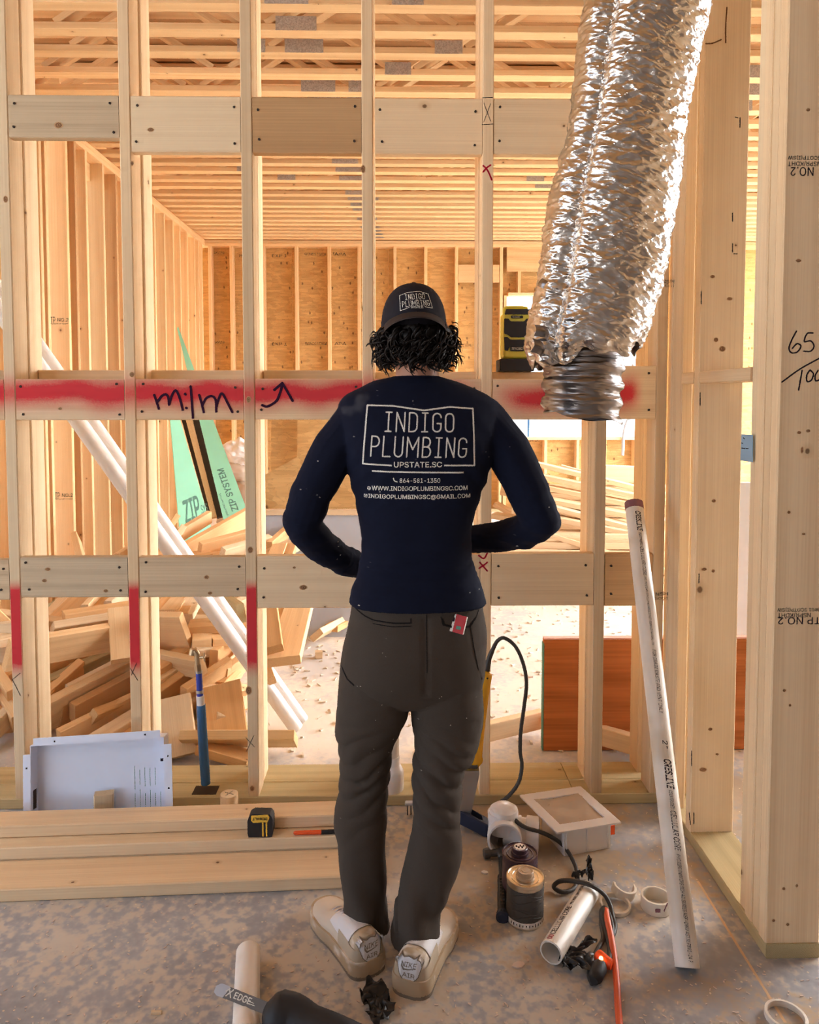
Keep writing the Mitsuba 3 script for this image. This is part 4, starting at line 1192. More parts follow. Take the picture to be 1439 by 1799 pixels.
# the flange, tipped towards the viewer
c4 = [atZ(979, 1464, .089), atZ(1089, 1446, .091), atZ(1012, 1384, .118), atZ(915, 1400, .116)]
bl, br, tr_, tl_ = c4
fu, fv = br - bl, tl_ - bl
fv = fv * (.235 / np.linalg.norm(fv)) if np.linalg.norm(fv) > .235 else fv
lu, lv = np.linalg.norm(fu), np.linalg.norm(fv)
Mf = np.eye(4); Mf[:3, 0] = fu / lu; Mf[:3, 1] = fv / lv; Mf[:3, 2] = nrm(np.cross(fu, fv)); Mf[:3, 3] = bl
fr_ = poly_mesh(Polygon([(0, 0), (lu, 0), (lu, lv), (0, lv)]).buffer(.003).difference(Polygon([(.030, .030), (lu - .030, .030), (lu - .030, lv - .030), (.030, lv - .030)])), .005)
put('flange', xf(fr_, Mf), 'white_plastic', parent=uk)
g = trimesh.creation.box((lu - .056, lv - .056, .0012)); g = g.subdivide().subdivide().subdivide().subdivide()
v = np.asarray(g.vertices); v[:, 2] += (meshkit.fbm(np.column_stack([v[:, 0] * 26, v[:, 1] * 34, v[:, 0] * 0]), 3, 3) - .5) * .014; g.vertices = v + [lu / 2, lv / 2, .002]
k = put('film', xf(g, Mf), 'film', smooth=30, parent=uk); tag(k, 'creased brown film')

# ------------------------------------------------------------------ cut rings
def ring_(label, px, py, r, h, n_open=0, tilt=(0, 0), mat='pvc_cream'):
    k = thing('pipe_ring', label, 'pipe ring')
    c = atZ(px, py, h / 2)
    m = pipe_mesh((0, 0, -h / 2), (0, 0, h / 2), r, r - .0065, 40, .001)
    if n_open:
        m = tm(mf(m) - m3.Manifold.cube([.2, .2, .2]).translate([-.02, -.19, -.1]).rotate([0, 0, n_open]))
    m.apply_transform(trimesh.transformations.euler_matrix(tilt[0], tilt[1], 0))
    m.apply_translation([c[0], c[1], -m.bounds[0][2] + .0005])
    put('band', m, mat, smooth=30, parent=k)
    return k, c
ring_('thin cream pipe ring flat on the floor beside the orange cord', 1081, 1591, .043, .012, 0, (.06, 0))
ring_('broken cream pipe ring lying behind the thin ring', 1096, 1566, .034, .026, 150, (.12, .2))
kr, cr = ring_('tall cream pipe ring standing behind the leaning pipe', 1153, 1584, .042, .036)
put('primer_smear', boxm((.014, .001, .010), cr + [-.010, -.0425, .003]), 'primer_purple', parent=kr)
put('primer_smear', xf(boxm((.003, .001, .026)), trimesh.transformations.translation_matrix(cr + [.012, -.0410, .012]) @ trimesh.transformations.rotation_matrix(.4, [0, 1, 0])), 'primer_purple', parent=kr)
ring_('white pipe ring flat on the floor in the lower right corner', 1381, 1788, .046, .014, 0, (0, .03), 'pvc_dusty')

# ------------------------------------------------------------------ black tape scraps, chips
def scrap(label, px, py, pieces, seed):
    k = thing('tape_scrap', label, 'tape')
    r = random.Random(seed)
    c = atZ(px, py, 0)
    for (dx, dy, L, W, ang, el) in pieces:
        nx, ny = 44, 14
        V, F = [], []
        for i in range(nx):
            for j in range(ny):
                s, t = i / (nx - 1), j / (ny - 1)
                z = .006 + el * s + .010 * abs(math.sin(s * 9 + seed + t * 2)) + .006 * math.sin(t * 5 + s * 7 + seed) ** 2
                V.append([(s - .5) * L + .006 * math.sin(t * 6 + seed), (t - .5) * W * (1 + .25 * math.sin(s * 8 + seed)), z])
        for i in range(nx - 1):
            for j in range(ny - 1):
                a = i * ny + j; F += [[a, a + ny, a + ny + 1], [a, a + ny + 1, a + 1]]
        m = trimesh.Trimesh(V, F, process=False)
        m.apply_transform(rotz(ang)); m.apply_translation(c + [dx, dy, 0])
        th_ = trimesh.Trimesh(np.vstack([m.vertices, m.vertices - [0, 0, .0012]]), np.vstack([m.faces, m.faces[:, ::-1] + len(m.vertices)]), process=False)
        put('strip', th_, 'tape_black', smooth=70, parent=k)
scrap('crumpled black tape on the floor below the shoes', 661, 1772, [(0, .01, .10, .05, 1.7, .012), (.012, -.02, .07, .045, .9, .004), (-.012, .0, .06, .03, 2.2, .01)], 3)
scrap('crumpled black tape between the short pipe and the plug', 1012, 1695, [(0, -.01, .075, .05, -.3, .01), (-.01, .005, .06, .04, .8, .006), (.022, .038, .09, .022, .62, .008)], 7)
scrap('torn black tape stuck at the far end of the short pipe', 1034, 1545, [(.004, .006, .06, .018, 1.4, .03), (-.02, .0, .05, .02, .2, .01)], 11)
for (px, py, r, lab) in ((911, 1697, .016, 'tan flake on the floor left of the short pipe'), (852, 1534, .011, 'white flake on the floor beside the hammer')):
    k = thing('paint_flake', lab, 'flake')
    pts = [(r * (1 + .3 * math.sin(a * 2 + px)) * math.cos(a), r * .7 * math.sin(a)) for a in np.linspace(0, 6.2, 8)]
    m = poly_mesh(Polygon(pts).buffer(0), .004); m.apply_translation(atZ(px, py, 0) + [0, 0, .0005]); put('chip', m, 'chip' if r > .012 else 'white_plastic', parent=k)
for (px, py, L, a, lab) in ((276, 1776, .024, -.5, 'small wood splinter alone on the bare concrete'),):
    k = thing('wood_splinter', lab, 'wood scrap'); c = atZ(px, py, .004); board('sliver', c - [L / 2, L * .2, 0], c + [L / 2, -L * .2, 0], .008, .006, parent=k)
ms = []
rs = random.Random(12)
for i in range(700):
    px, py = rs.uniform(0, 1439), 1799 - 380 * rs.random() ** 1.4
    c = atZ(px, py, .002)
    if c[1] > 2.58: continue
    m = trimesh.creation.box((rs.uniform(.003, .010), rs.uniform(.0015, .003), .0012)); m.apply_transform(rotz(rs.uniform(0, 3.1))); m.apply_translation(c); ms.append(m)
k = put('sawdust_shavings', cat(ms), 'chip'); tag(k, 'pale wood shavings scattered over the concrete floor', 'shavings', kind='stuff')
ms = []
for i in range(1100):
    c = np.array([rs.uniform(-.75, 1.9), rs.uniform(2.95, 6.5), .004])
    m = trimesh.creation.box((rs.uniform(.008, .034), rs.uniform(.004, .014), rs.uniform(.003, .008))); m.apply_transform(trimesh.transformations.euler_matrix(rs.uniform(-.3, .3), rs.uniform(-.3, .3), rs.uniform(0, 3.1))); m.apply_translation(c); ms.append(m)
k = put('sawdust_heaps', cat(ms), 'pvc_cream'); tag(k, 'trodden wood chips on the floor of the far room', 'wood chips', kind='stuff')

# ------------------------------------------------------------------ saw at the lower edge
sk = thing('reciprocating_saw', 'black handheld saw lying on the floor with its blade over a white pipe', 'saw')
b0, b1 = atZ(383, 1737, .066), atZ(474, 1773, .066)
bd = nrm(b1 - b0); bn = np.cross([0, 0, 1.0], bd)
LB = np.linalg.norm(b1 - b0)
bl_ = poly_mesh(Polygon([(-.004, -.008), (.004, -.0125), (LB + .03, -.0125), (LB + .03, .0105), (.004, .0115), (-.006, .004)]), .0014)
Mb = basis(b0, bd, np.array([0, 0, 1.0]) * .55 + bn * .83)
Mb[:3, 1] = nrm(Mb[:3, 1] - bd * (Mb[:3, 1] @ bd)); Mb[:3, 2] = np.cross(Mb[:3, 0], Mb[:3, 1])
put('blade', xf(bl_, Mb), 'dark_steel', parent=sk)
put('blade_tip', xf(poly_mesh(Polygon([(-.0055, -.0085), (.004, -.0128), (.022, -.0128), (.030, .0118), (.004, .0118), (-.0065, .004)]), .0018), Mb), 'grey_board', parent=sk)
t = text('EDGE', .0125, .0006, True); t.apply_scale([1.05, 1, 1]); t.apply_translation([.046, -.0062, .0014]); put('lettering', xf(t, Mb), 'print_white', parent=sk)
t = strokes([[(.028, -.007), (.040, .008)], [(.029, .007), (.041, -.007)], [(.024, .001), (.030, .008)]], .0026, .0006); t.apply_translation([0, 0, .0015]); put('emblem', xf(t, Mb), 'print_white', parent=sk)
for j, (x0, L_) in enumerate(((.088, .014), (.088, .018))):
    m = boxm((L_, .0012, .0005), (x0 + L_ / 2, -.001 - .004 * j, .0016)); put('fine_print', xf(m, Mb), 'print_white', parent=sk)
bp = [atZ(468, 1777, .06), atZ(490, 1785, .058), atZ(515, 1790, .055), atZ(545, 1806, .052), atZ(590, 1825, .05), atZ(660, 1860, .047)]
put('body', tube(catmull(bp, 6), np.interp(np.linspace(0, 1, 31), [0, .10, .2, .38, .6, 1], [.020, .042, .050, .048, .043, .044]), 28), 'black_rubber', smooth=True, parent=sk)
put('boot_ring', tube(catmull([atZ(478, 1781, .059), atZ(489, 1785, .058)], 4), [.034, .041, .043, .044, .040], 28), 'navy_rubber', smooth=30, parent=sk)

# ------------------------------------------------------------------ blue card on the stud edge
bkc = thing('blue_card', 'pale blue card with writing on the edge of the stud pack', 'card')
cy = atX(1309, 790, XR)[1]
q = [atY(1303.5, 763, ypk - .012), atY(1323, 764, ypk - .012), atY(1323, 812, ypk - .012), atY(1301.5, 809, ypk - .012)]
yc_ = ypk - .014
pts = [(p[0], p[2]) for p in q]
m = poly_mesh(Polygon(pts), .001); v = np.asarray(m.vertices); m.vertices = np.stack([v[:, 0], np.full(len(v), YE - .001) - v[:, 2] + (ypk - YE) * 0, v[:, 1]], 1)
q = [atX(a, b, XR - .002) for a, b in ((1303.5, 763), (1323, 764), (1323, 812), (1301.5, 809))]
V_ = np.array(q); V2 = V_ - [.0012, 0, 0]
m = trimesh.Trimesh(np.vstack([V_, V2]), [[0, 1, 2], [0, 2, 3], [4, 6, 5], [4, 7, 6], [0, 5, 1], [0, 4, 5], [1, 6, 2], [1, 5, 6], [2, 7, 3], [2, 6, 7], [3, 4, 0], [3, 7, 4]], process=False)
put('sheet', m, 'tag_blue', parent=bkc)
for (a, b, c_, d_) in ((1306, 769, 1308, 771), (1303, 778, 1305, 779), (1303, 787, 1309, 788), (1311, 788, 1315, 788)):
    p, r_ = atX(a, b, XR - .0036), atX(c_, d_, XR - .0036); put('writing', tube([p, r_], .0012, 5), 'ink', parent=bkc)

# metal clamp by the wall behind the leg
mk_ = thing('wire_clamp', 'small grey wire clamp on the floor behind the man', 'clamp')
cc = atZ(722, 1424, .02)
for i in range(4):
    a_ = np.linspace(0, 2 * np.pi, 18)
    put('wire_ring', tube([cc + [.012 * i - .012, .018 * math.cos(t_), .006 + .018 * math.sin(t_)] for t_ in a_], .0022, 6), 'dark_steel', smooth=True, parent=mk_)
put('bar', boxm((.06, .02, .010), cc + [.010, 0, .026], .003), 'grey_board', smooth=30, parent=mk_)
# ------------------------------------------------------------------ the person
plastic('skin', (0.42, 0.20, 0.13), 0.5, 0.4)
plastic('hair_mat', (0.0065, 0.004, 0.0035), 0.5, 0.25)


def shirt_fn(p, n, uv):
    f = noise(p.x * 900, p.y * 900, p.z * 900)
    c = mix(mi.Color3f(0.0040, 0.0056, 0.0165), mi.Color3f(0.0058, 0.0084, 0.0235), f)
    dust = smoothstep(0.62, 0.85, fbm(p.x * 22, p.z * 22, p.y * 10, 3)) * smoothstep(1.28, 1.46, p.z) * smoothstep(0.05, -0.12, p.x)
    v = voronoi(p.x * 60 + p.y * 20, p.z * 85)
    fl = dr.select((v[2] > 0.90) & (v[0] < 0.13), 1.0, 0.0) * smoothstep(0.55, 0.66, fbm(p.x * 9 + 4, p.z * 9, p.y * 9, 2) + 0.12 * smoothstep(1.25, 1.42, p.z) * smoothstep(0.0, -0.15, p.x))
    return mix(mix(c, mi.Color3f(0.11, 0.11, 0.12), dust * 0.35), mi.Color3f(0.5, 0.47, 0.42), fl * 0.8)


def pants_fn(p, n, uv):
    f = noise(p.x * 1100, p.y * 900, p.z * 700)
    w = fbm(p.x * 9, p.y * 9, p.z * 6, 3)
    c = mix(mi.Color3f(0.048, 0.038, 0.031), mi.Color3f(0.066, 0.053, 0.043), f * 0.6 + w * 0.5)
    v = voronoi(p.x * 70 + p.y * 20, p.z * 70)
    fl = dr.select((v[2] > 0.93) & (v[0] < 0.10), 1.0, 0.0) * smoothstep(0.55, 0.66, fbm(p.x * 8 + 9, p.z * 6, p.y * 8, 2))
    return mix(c, mi.Color3f(0.5, 0.45, 0.38), fl * 0.8)


def cloth(fn): return {'type': 'twosided', 'bsdf': {'type': 'principled', 'base_color': proc(fn), 'roughness': 0.9, 'specular': 0.15, 'sheen': 0.08}}


scene['shirt_cloth'] = cloth(shirt_fn)
scene['pants_cloth'] = cloth(pants_fn)
scene['pants_dark'] = diffuse(rgb((0.018, 0.016, 0.016)))
plastic('print_white', (0.62, 0.60, 0.55), 0.6, 0.3)
plastic('cap_cloth', (0.010, 0.009, 0.015), 0.8, 0.25)
plastic('brim_cloth', (0.030, 0.021, 0.020), 0.8, 0.25)

PY = 1.97


def ring(py, pL, pR, Yc, b, e=2.3, n=44):
    A, B = atY(pL, py, Yc), atY(pR, py, Yc)
    c, a = (A + B) / 2, abs(B[0] - A[0]) / 2
    th = np.arange(n) * 2 * np.pi / n
    co, si = np.cos(th), np.sin(th)
    x = np.sign(co) * np.abs(co) ** (2 / e) * a
    y = np.sign(si) * np.abs(si) ** (2 / e) * b
    return np.stack([c[0] + x, c[1] + y, np.full(n, c[2])], 1)


def loft(rings):
    R = np.array(rings)
    m, n = R.shape[:2]
    V = R.reshape(-1, 3)
    F = []
    for i in range(m - 1):
        for j in range(n):
            k = (j + 1) % n
            F += [[i * n + j, i * n + k, (i + 1) * n + k], [i * n + j, (i + 1) * n + k, (i + 1) * n + j]]
    c0, c1 = len(V), len(V) + 1
    V = np.vstack([V, R[0].mean(0)[None], R[-1].mean(0)[None]])
    for j in range(n):
        k = (j + 1) % n
        F += [[c0, k, j], [c1, (m - 1) * n + j, (m - 1) * n + k]]
    t = trimesh.Trimesh(V, F, process=False)
    if t.volume < 0: t.invert()
    return t


def dense(rows, k=3):
    """interpolate the ring rows smoothly"""
    r = np.array([list(x) + [2.3] * (6 - len(x)) for x in rows], float)
    s = np.arange(len(r))
    from scipy.interpolate import PchipInterpolator
    f = PchipInterpolator(s, r)
    return [ring(*q) for q in f(np.linspace(0, len(r) - 1, (len(r) - 1) * k + 1))]


def chain(pts, rad):
    """hull of spheres between successive joints, joined"""
    out = []
    for i in range(len(pts) - 1):
        out.append(m3.Manifold.batch_hull([m3.Manifold.sphere(rad[i], 20).translate(list(map(float, pts[i]))), m3.Manifold.sphere(rad[i + 1], 20).translate(list(map(float, pts[i + 1])))]))
    return m3.Manifold.batch_boolean(out, m3.OpType.Add)


def shaped(parts, edge, it=10, it2=0):
    m = m3.Manifold.batch_boolean(parts, m3.OpType.Add).refine_to_length(edge)
    t = tm(m)
    t.merge_vertices()
    trimesh.smoothing.filter_taubin(t, lamb=0.5, nu=0.52, iterations=it)
    return t


def displace(t, fn):
    n = t.vertex_normals
    t.vertices = t.vertices + n * fn(np.asarray(t.vertices), n)[:, None]
    return t


TORSO = [(661, 699, 772, 1.975, .052), (664, 686, 781, 1.975, .062), (671, 657, 805, 1.975, .076), (682, 633, 831, 1.975, .088), (696, 606, 859, 1.972, .098),
         (714, 594, 876, 1.968, .106), (745, 592, 880, 1.965, .116), (785, 600, 870, 1.965, .122, 2.5), (825, 609, 860, 1.967, .122, 2.5), (871, 622, 843, 1.97, .117, 2.5),
         (915, 630, 831, 1.975, .110, 2.5), (945, 634, 828, 1.978, .106, 2.5), (975, 633, 829, 1.978, .107, 2.5), (1001, 630, 835, 1.975, .111, 2.5), (1027, 621, 845, 1.97, .117, 2.5),
         (1046, 615, 851, 1.968, .120, 2.5), (1056, 614, 853, 1.968, .121, 2.5)]
P_ = lambda px, py, Y: atY(px, py, Y)
ARM_L = [P_(634, 734, 1.97), P_(588, 790, 1.955), P_(548, 868, 1.935), P_(530, 918, 1.94), P_(560, 955, 2.00), P_(600, 982, 2.08), P_(624, 992, 2.14)]
RAD_L = [.062, .060, .055, .051, .046, .041, .036]
ARM_R = [P_(846, 737, 1.97), P_(893, 790, 1.955), P_(930, 868, 1.94), P_(952, 915, 1.94), P_(915, 935, 2.02), P_(872, 944, 2.10), P_(822, 948, 2.17)]
RAD_R = [.062, .060, .055, .050, .046, .042, .038]
LEG_L = [(1150, 604, 728, 1.975, .10), (1182, 597, 724, 1.975, .105), (1205, 595, 722, 1.975, .105), (1246, 593, 719.5, 1.978, .10), (1281, 590, 704, 1.985, .093), (1307, 595, 692, 1.99, .086), (1345, 597, 686, 1.995, .078),
         (1371, 595, 683, 2.0, .074), (1394, 594, 681, 1.995, .072), (1418, 588, 680, 1.985, .073), (1442, 586, 680, 1.975, .074), (1466, 592, 678, 1.965, .073), (1491, 595, 677, 1.958, .071), (1544, 597, 678, 1.945, .067), (1580, 600, 680, 1.94, .065), (1612, 602, 682, 1.938, .066), (1628, 604, 685, 1.937, .066)]
LEG_R = [(1150, 712, 854, 1.975, .10), (1182, 718, 852, 1.975, .105), (1205, 719, 847, 1.975, .105), (1248, 721, 849, 1.975, .10), (1281, 725, 845, 1.972, .094), (1305, 729, 840, 1.968, .088), (1328, 727, 832, 1.962, .082), (1345, 726, 818, 1.958, .078),
         (1371, 725, 811, 1.95, .075), (1397, 726, 810, 1.942, .074), (1436, 728, 807, 1.93, .074), (1487, 718, 812, 1.91, .073), (1518, 711, 807, 1.90, .071), (1556, 700, 791, 1.885, .067), (1598, 691, 773, 1.875, .064), (1631, 689, 774, 1.87, .066), (1652, 690, 777, 1.868, .067)]
PELVIS = [(1030, 628, 842, 1.975, .108), (1052, 620, 848, 1.975, .114), (1075, 616, 850, 1.975, .118), (1111, 608, 856, 1.972, .124), (1139, 601, 855, 1.968, .128), (1175, 597, 852, 1.968, .125), (1205, 600, 846, 1.972, .110), (1232, 625, 825, 1.978, .07)]


def shrink(rows, k, db):
    return [(r[0], (r[1] + r[2]) / 2 + (r[1] - r[2]) / 2 * k, (r[1] + r[2]) / 2 + (r[2] - r[1]) / 2 * k, r[3], r[4] - db) + tuple(r[5:]) for r in rows]


person = thing('person', 'man seen from behind in navy shirt, brown work trousers and backwards cap', 'person')

# --- body: one continuous surface under the clothes
HC = atY(729, 578, 1.96)                # centre of the head
parts = [mf(loft(dense(shrink(TORSO[1:], .93, .008)))), mf(loft(dense(shrink(PELVIS, .86, .024)))), mf(loft(dense(shrink(LEG_L, .82, .022)))), mf(loft(dense(shrink(LEG_R, .82, .022)))),
         chain(ARM_L, [r - .010 for r in RAD_L]), chain(ARM_R, [r - .010 for r in RAD_R])]
neck0, neck1 = np.array([atY(735, 680, 1.975)[0], 1.985, atY(735, 690, 1.975)[2]]), HC + [0.003, 0.0, -0.06]
parts.append(chain([neck0, neck0 + (neck1 - neck0) * 0.5, neck1], [.062, .056, .054]))
headm = m3.Manifold.sphere(1.0, 48).scale([.073, .092, .112]).translate(list(map(float, HC)))
jaw = m3.Manifold.batch_hull([m3.Manifold.sphere(.030, 20).translate(list(map(float, HC + o))) for o in ([-.036, .035, -.075], [.036, .035, -.075], [0, .078, -.098], [0, .06, -.04])])
parts += [headm, jaw]
nose = m3.Manifold.batch_hull([m3.Manifold.sphere(r, 12).translate(list(map(float, HC + np.array(o)))) for o, r in (([0, .088, .012], .008), ([0, .108, -.030], .010), ([-.012, .092, -.034], .008), ([.012, .092, -.034], .008))])
parts.append(nose)
for s in (-1, 1):
    parts.append(m3.Manifold.sphere(1.0, 16).scale([.012, .022, .033]).rotate([0, 0, 14 * s]).translate(list(map(float, HC + [s * .076, .006, -.012]))))
lips = m3.Manifold.sphere(1.0, 16).scale([.022, .009, .009]).translate(list(map(float, HC + [0, .099, -.062])))
parts.append(lips)


def hand(w, fdir, pdir, side, curl):
    """palm and five fingers; w wrist, fdir direction of the hand, pdir palm normal, side = direction of the thumb"""
    fdir, pdir = nrm(fdir), nrm(pdir)
    sd = nrm(side - fdir * (np.asarray(side) @ fdir))
    pdir = np.cross(fdir, sd) * np.sign(np.cross(fdir, sd) @ pdir)
    sp = lambda p, r: m3.Manifold.sphere(r, 12).translate(list(map(float, p)))
    o = [m3.Manifold.batch_hull([sp(w + sd * .020, .019), sp(w - sd * .020, .018), sp(w + fdir * .085 + sd * .030, .013), sp(w + fdir * .080 - sd * .034, .012)])]
    for i, (off, L) in enumerate(((.030, .074), (.010, .082), (-.011, .076), (-.032, .060))):
        p = w + fdir * (.078 - .003 * i) + sd * off
        d, pts, ra = fdir.copy(), [p], [.0100]
        for q, (l, r) in enumerate(((.45, .0092), (.32, .0086), (.23, .0076))):
            an = curl[q] + 0.05 * i
            d = nrm(d * math.cos(an) + pdir * math.sin(an))
            pts.append(pts[-1] + d * L * l)
            ra.append(r)
        o.append(chain(pts, ra))
    p = w + fdir * .025 + sd * .026
    d1, d2 = nrm(fdir * .7 + sd * .6 + pdir * .35), nrm(fdir * .9 + sd * .05 + pdir * .5)
    o.append(chain([p, p + d1 * .042, p + d1 * .042 + d2 * .032, p + d1 * .042 + d2 * .055], [.014, .0112, .0098, .0085]))
    return m3.Manifold.batch_boolean(o, m3.OpType.Add)


wl, wr = ARM_L[-1], ARM_R[-1]
fl, fr = nrm(wl - ARM_L[-2]), nrm(wr - ARM_R[-2])
fl, fr = nrm(fl + np.array([0.1, 0.2, 0])), nrm(fr + np.array([0, .2, 0]))
parts.append(hand(wl + fl * .012, fl, [0.4, -0.6, 0.4], [0, 0.3, 1.0], (.55, .75, .55)))
parts.append(hand(wr + fr * .012, fr, [-0.4, -0.6, 0.4], [0, 0.3, 1.0], (.55, .75, .55)))
body = shaped(parts, .010, 6)
put('body', body, 'skin', smooth=True, parent=person)
for s in (-1, 1):
    e = trimesh.creation.icosphere(2, .0125)
    e.apply_translation(HC + [s * .031, .080, .010])
    put('eye', e, 'print_white', smooth=True, parent=person)
    b = boxm((.034, .006, .006), HC + [s * .032, .091, .030], .0025)
    put('eyebrow', b, 'hair_mat', smooth=True, parent=person)

# --- shirt
shirt = shaped([mf(loft(dense(TORSO))), chain(ARM_L, RAD_L), chain(ARM_R, RAD_R)], .0085, 14)


def shirt_folds(p, n):
    z = p[:, 2]
    g = meshkit.fbm(p * np.array([7, 7, 30.0]), 3, 2) - 0.5
    low = np.exp(-((z - 1.00) / .07) ** 2)
    d = g * .020 * low
    up = meshkit.fbm(p * np.array([9, 9, 6.0]) + 5, 3, 7) - 0.5
    d += up * .008
    for j, (A, ra) in enumerate(((ARM_L, RAD_L), (ARM_R, RAD_R))):
        el = np.asarray(A[3])
        q = p - el
        dist = np.linalg.norm(q, axis=1)
        w = np.exp(-(dist / .11) ** 2)
        ax = nrm(np.asarray(A[5]) - np.asarray(A[1]))
        d += (meshkit.fbm(np.stack([q @ ax * 42, dist * 10, q[:, 2] * 12], 1), 2, 11 + j) - 0.5) * .020 * w
        wr_ = np.exp(-(np.linalg.norm(p - np.asarray(A[5]), axis=1) / .075) ** 2)
        d += np.sin((p - np.asarray(A[5])) @ nrm(np.asarray(A[6]) - np.asarray(A[4])) * 300 + 4 * up) * .0030 * wr_
    for s, A in ((-1, ARM_L), (1, ARM_R)):                     # pulls from the armpits
        q = p - (np.asarray(A[0]) + [-.04 * s, -.02, -.12])
        w = np.exp(-(np.linalg.norm(q, axis=1) / .10) ** 2)
        d += np.sin(q[:, 2] * 90 + s * q[:, 0] * 110) * .0036 * w
    return d


displace(shirt, shirt_folds)
KS = put('shirt', shirt, 'shirt_cloth', smooth=True, parent=person)
tag(KS, 'navy long sleeved shirt with white lettering')


def subdiv(m, e=.005):
    v, f = trimesh.remesh.subdivide_to_size(m.vertices, m.faces, e, max_iter=12)
    return trimesh.Trimesh(v, f, process=False)


def drape(flat, target, off=.0008, e=.005):
    """flat: mesh in x (right), y (up = world z), z = relief; laid on the camera-side (-y) surface of target"""
    m = subdiv(flat, e)
    v = np.asarray(m.vertices)
    o = np.stack([v[:, 0], np.full(len(v), 0.9), v[:, 1]], 1)
    loc, ri, _ = target.ray.intersects_location(o, np.tile([0, 1.0, 0], (len(o), 1)), multiple_hits=False)
    y = np.full(len(v), np.nan)
    y[ri] = loc[:, 1]
    y[np.isnan(y)] = np.nanmedian(y)
    m.vertices = np.stack([v[:, 0], y - off - v[:, 2], v[:, 1]], 1)
    m.invert()
    if m.volume < 0: m.invert()
    return m


def xz(px, py, Y=1.86):
    P = atY(px, py, Y)
    return np.array([P[0], P[2]])


# monoline capitals (x 0..w, y 0..1)
arc = lambda cx, cy, rx, ry, a0, a1, n=9: [(cx + rx * math.cos(math.radians(a)), cy + ry * math.sin(math.radians(a))) for a in np.linspace(a0, a1, n)]
GL = {'I': ([[(.08, 0), (.36, 0)], [(.08, 1), (.36, 1)], [(.22, 0), (.22, 1)]], .44),
      'N': ([[(.05, 0), (.05, 1), (.45, 0), (.45, 1)]], .50),
      'D': ([[(.05, 0), (.05, 1), (.22, 1)] + arc(.22, .75, .22, .25, 90, 0) + arc(.22, .25, .22, .25, 0, -90) + [(.05, 0)]], .48),
      'G': ([[(.45, .78)] + arc(.25, .78, .2, .22, 0, 180) + arc(.25, .22, .2, .22, 180, 360) + [(.45, .45), (.26, .45)]], .50),
      'O': ([arc(.25, .78, .2, .22, 0, 180) + arc(.25, .22, .2, .22, 180, 360) + [(.45, .78)]], .50),
      'P': ([[(.05, 0), (.05, 1), (.22, 1)] + arc(.22, .74, .22, .26, 90, -90) + [(.05, .48)]], .48),
      'L': ([[(.05, 1), (.05, 0), (.42, 0)]], .45),
      'U': ([[(.05, 1), (.05, .24)] + arc(.25, .22, .2, .22, 180, 360) + [(.45, 1)]], .50),
      'M': ([[(.05, 0), (.05, 1), (.33, .38), (.61, 1), (.61, 0)]], .66),
      'B': ([[(.05, 0), (.05, 1), (.22, 1)] + arc(.22, .76, .19, .24, 90, -90) + [(.05, .52), (.24, .52)] + arc(.24, .26, .21, .26, 90, -90) + [(.05, 0)]], .50)}


def mono(word, width, height):
    """polylines of the word, scaled to the box width x height"""
    L, x = [], 0.0
    for ch in word:
        g, w = GL[ch]
        L += [[(x + a, b) for a, b in l] for l in g]
        x += w + .13
    x -= .13
    return [[(a / x * width, b * height) for a, b in l] for l in L]


def quad_map(lines, q):
    """maps lines given in the unit square to the quad q (bl, br, tr, tl) of xz points"""
    bl, br, tr, tl = (np.asarray(a) for a in q)
    return [[tuple((bl * (1 - u) + br * u) * (1 - v) + (tl * (1 - u) + tr * u) * v) for u, v in l] for l in lines]


def logo(Y, frame, w1, w2, sub, target, sw, subh, parent, fw):
    """frame: corner pixels; w1, w2: quads of the two words; sub: (px, py, width px)"""
    Q = lambda pts: [xz(a, b, Y) for a, b in pts]
    L = quad_map(mono('INDIGO', 1, 1), Q(w1)) + quad_map(mono('PLUMBING', 1, 1), Q(w2))
    put('print_words', drape(strokes(L, sw, .0006), target), 'print_white', parent=parent)
    F = [[tuple(x) for x in Q(l)] for l in frame]
    put('print_frame', drape(strokes(F, fw, .0006, cap=3), target), 'print_white', parent=parent)
    for s, px, py, wpx, bold in sub:
        t = text(s, 1.0, .0006 / 1.0, bold, False)
        b = t.bounds
        a0, a1 = xz(px, py, Y), xz(px + wpx, py, Y)
        k = (a1[0] - a0[0]) / (b[1][0] - b[0][0])
        h = subh[s]
        t.apply_translation([-b[0][0], 0, 0])
        t.apply_scale([k, h, .0006 / max(b[1][2] - b[0][2], 1e-9) if False else 1])
        v = t.vertices.copy()
        v[:, 2] = np.where(v[:, 2] > v[:, 2].mean(), .0006, 0)
        t.vertices = v
        t.apply_translation([a0[0], a0[1], 0])
        put('print_text', drape(t, target), 'print_white', parent=parent)


mpp = 1.86 / FOC
logo(1.86, [[(687, 817), (637, 815), (645, 712), (690, 713), (745, 721), (790, 715), (832, 718), (834, 818), (781, 817)], [(655, 827.5), (813, 830)]],
     [(674, 757.5), (798, 758.5), (799, 727), (676, 724)], [(649.5, 801), (820, 803), (822, 770), (652, 766)],
     [('UPSTATE.SC', 692, 820, 84, True), ('864-581-1350', 702, 847, 71, True), ('WWW.INDIGOPLUMBINGSC.COM', 653, 861.5, 169, True), ('INDIGOPLUMBINGSC@GMAIL.COM', 646.5, 876, 181, True)],
     shirt, 2.6 * mpp, {'UPSTATE.SC': 9.3 * mpp, '864-581-1350': 7.5 * mpp, 'WWW.INDIGOPLUMBINGSC.COM': 7.8 * mpp, 'INDIGOPLUMBINGSC@GMAIL.COM': 7.4 * mpp}, KS, 2.9 * mpp)


def icon(lines, w): put('print_icon', drape(strokes(lines, w * mpp, .0006), shirt, e=.003), 'print_white', parent=KS)


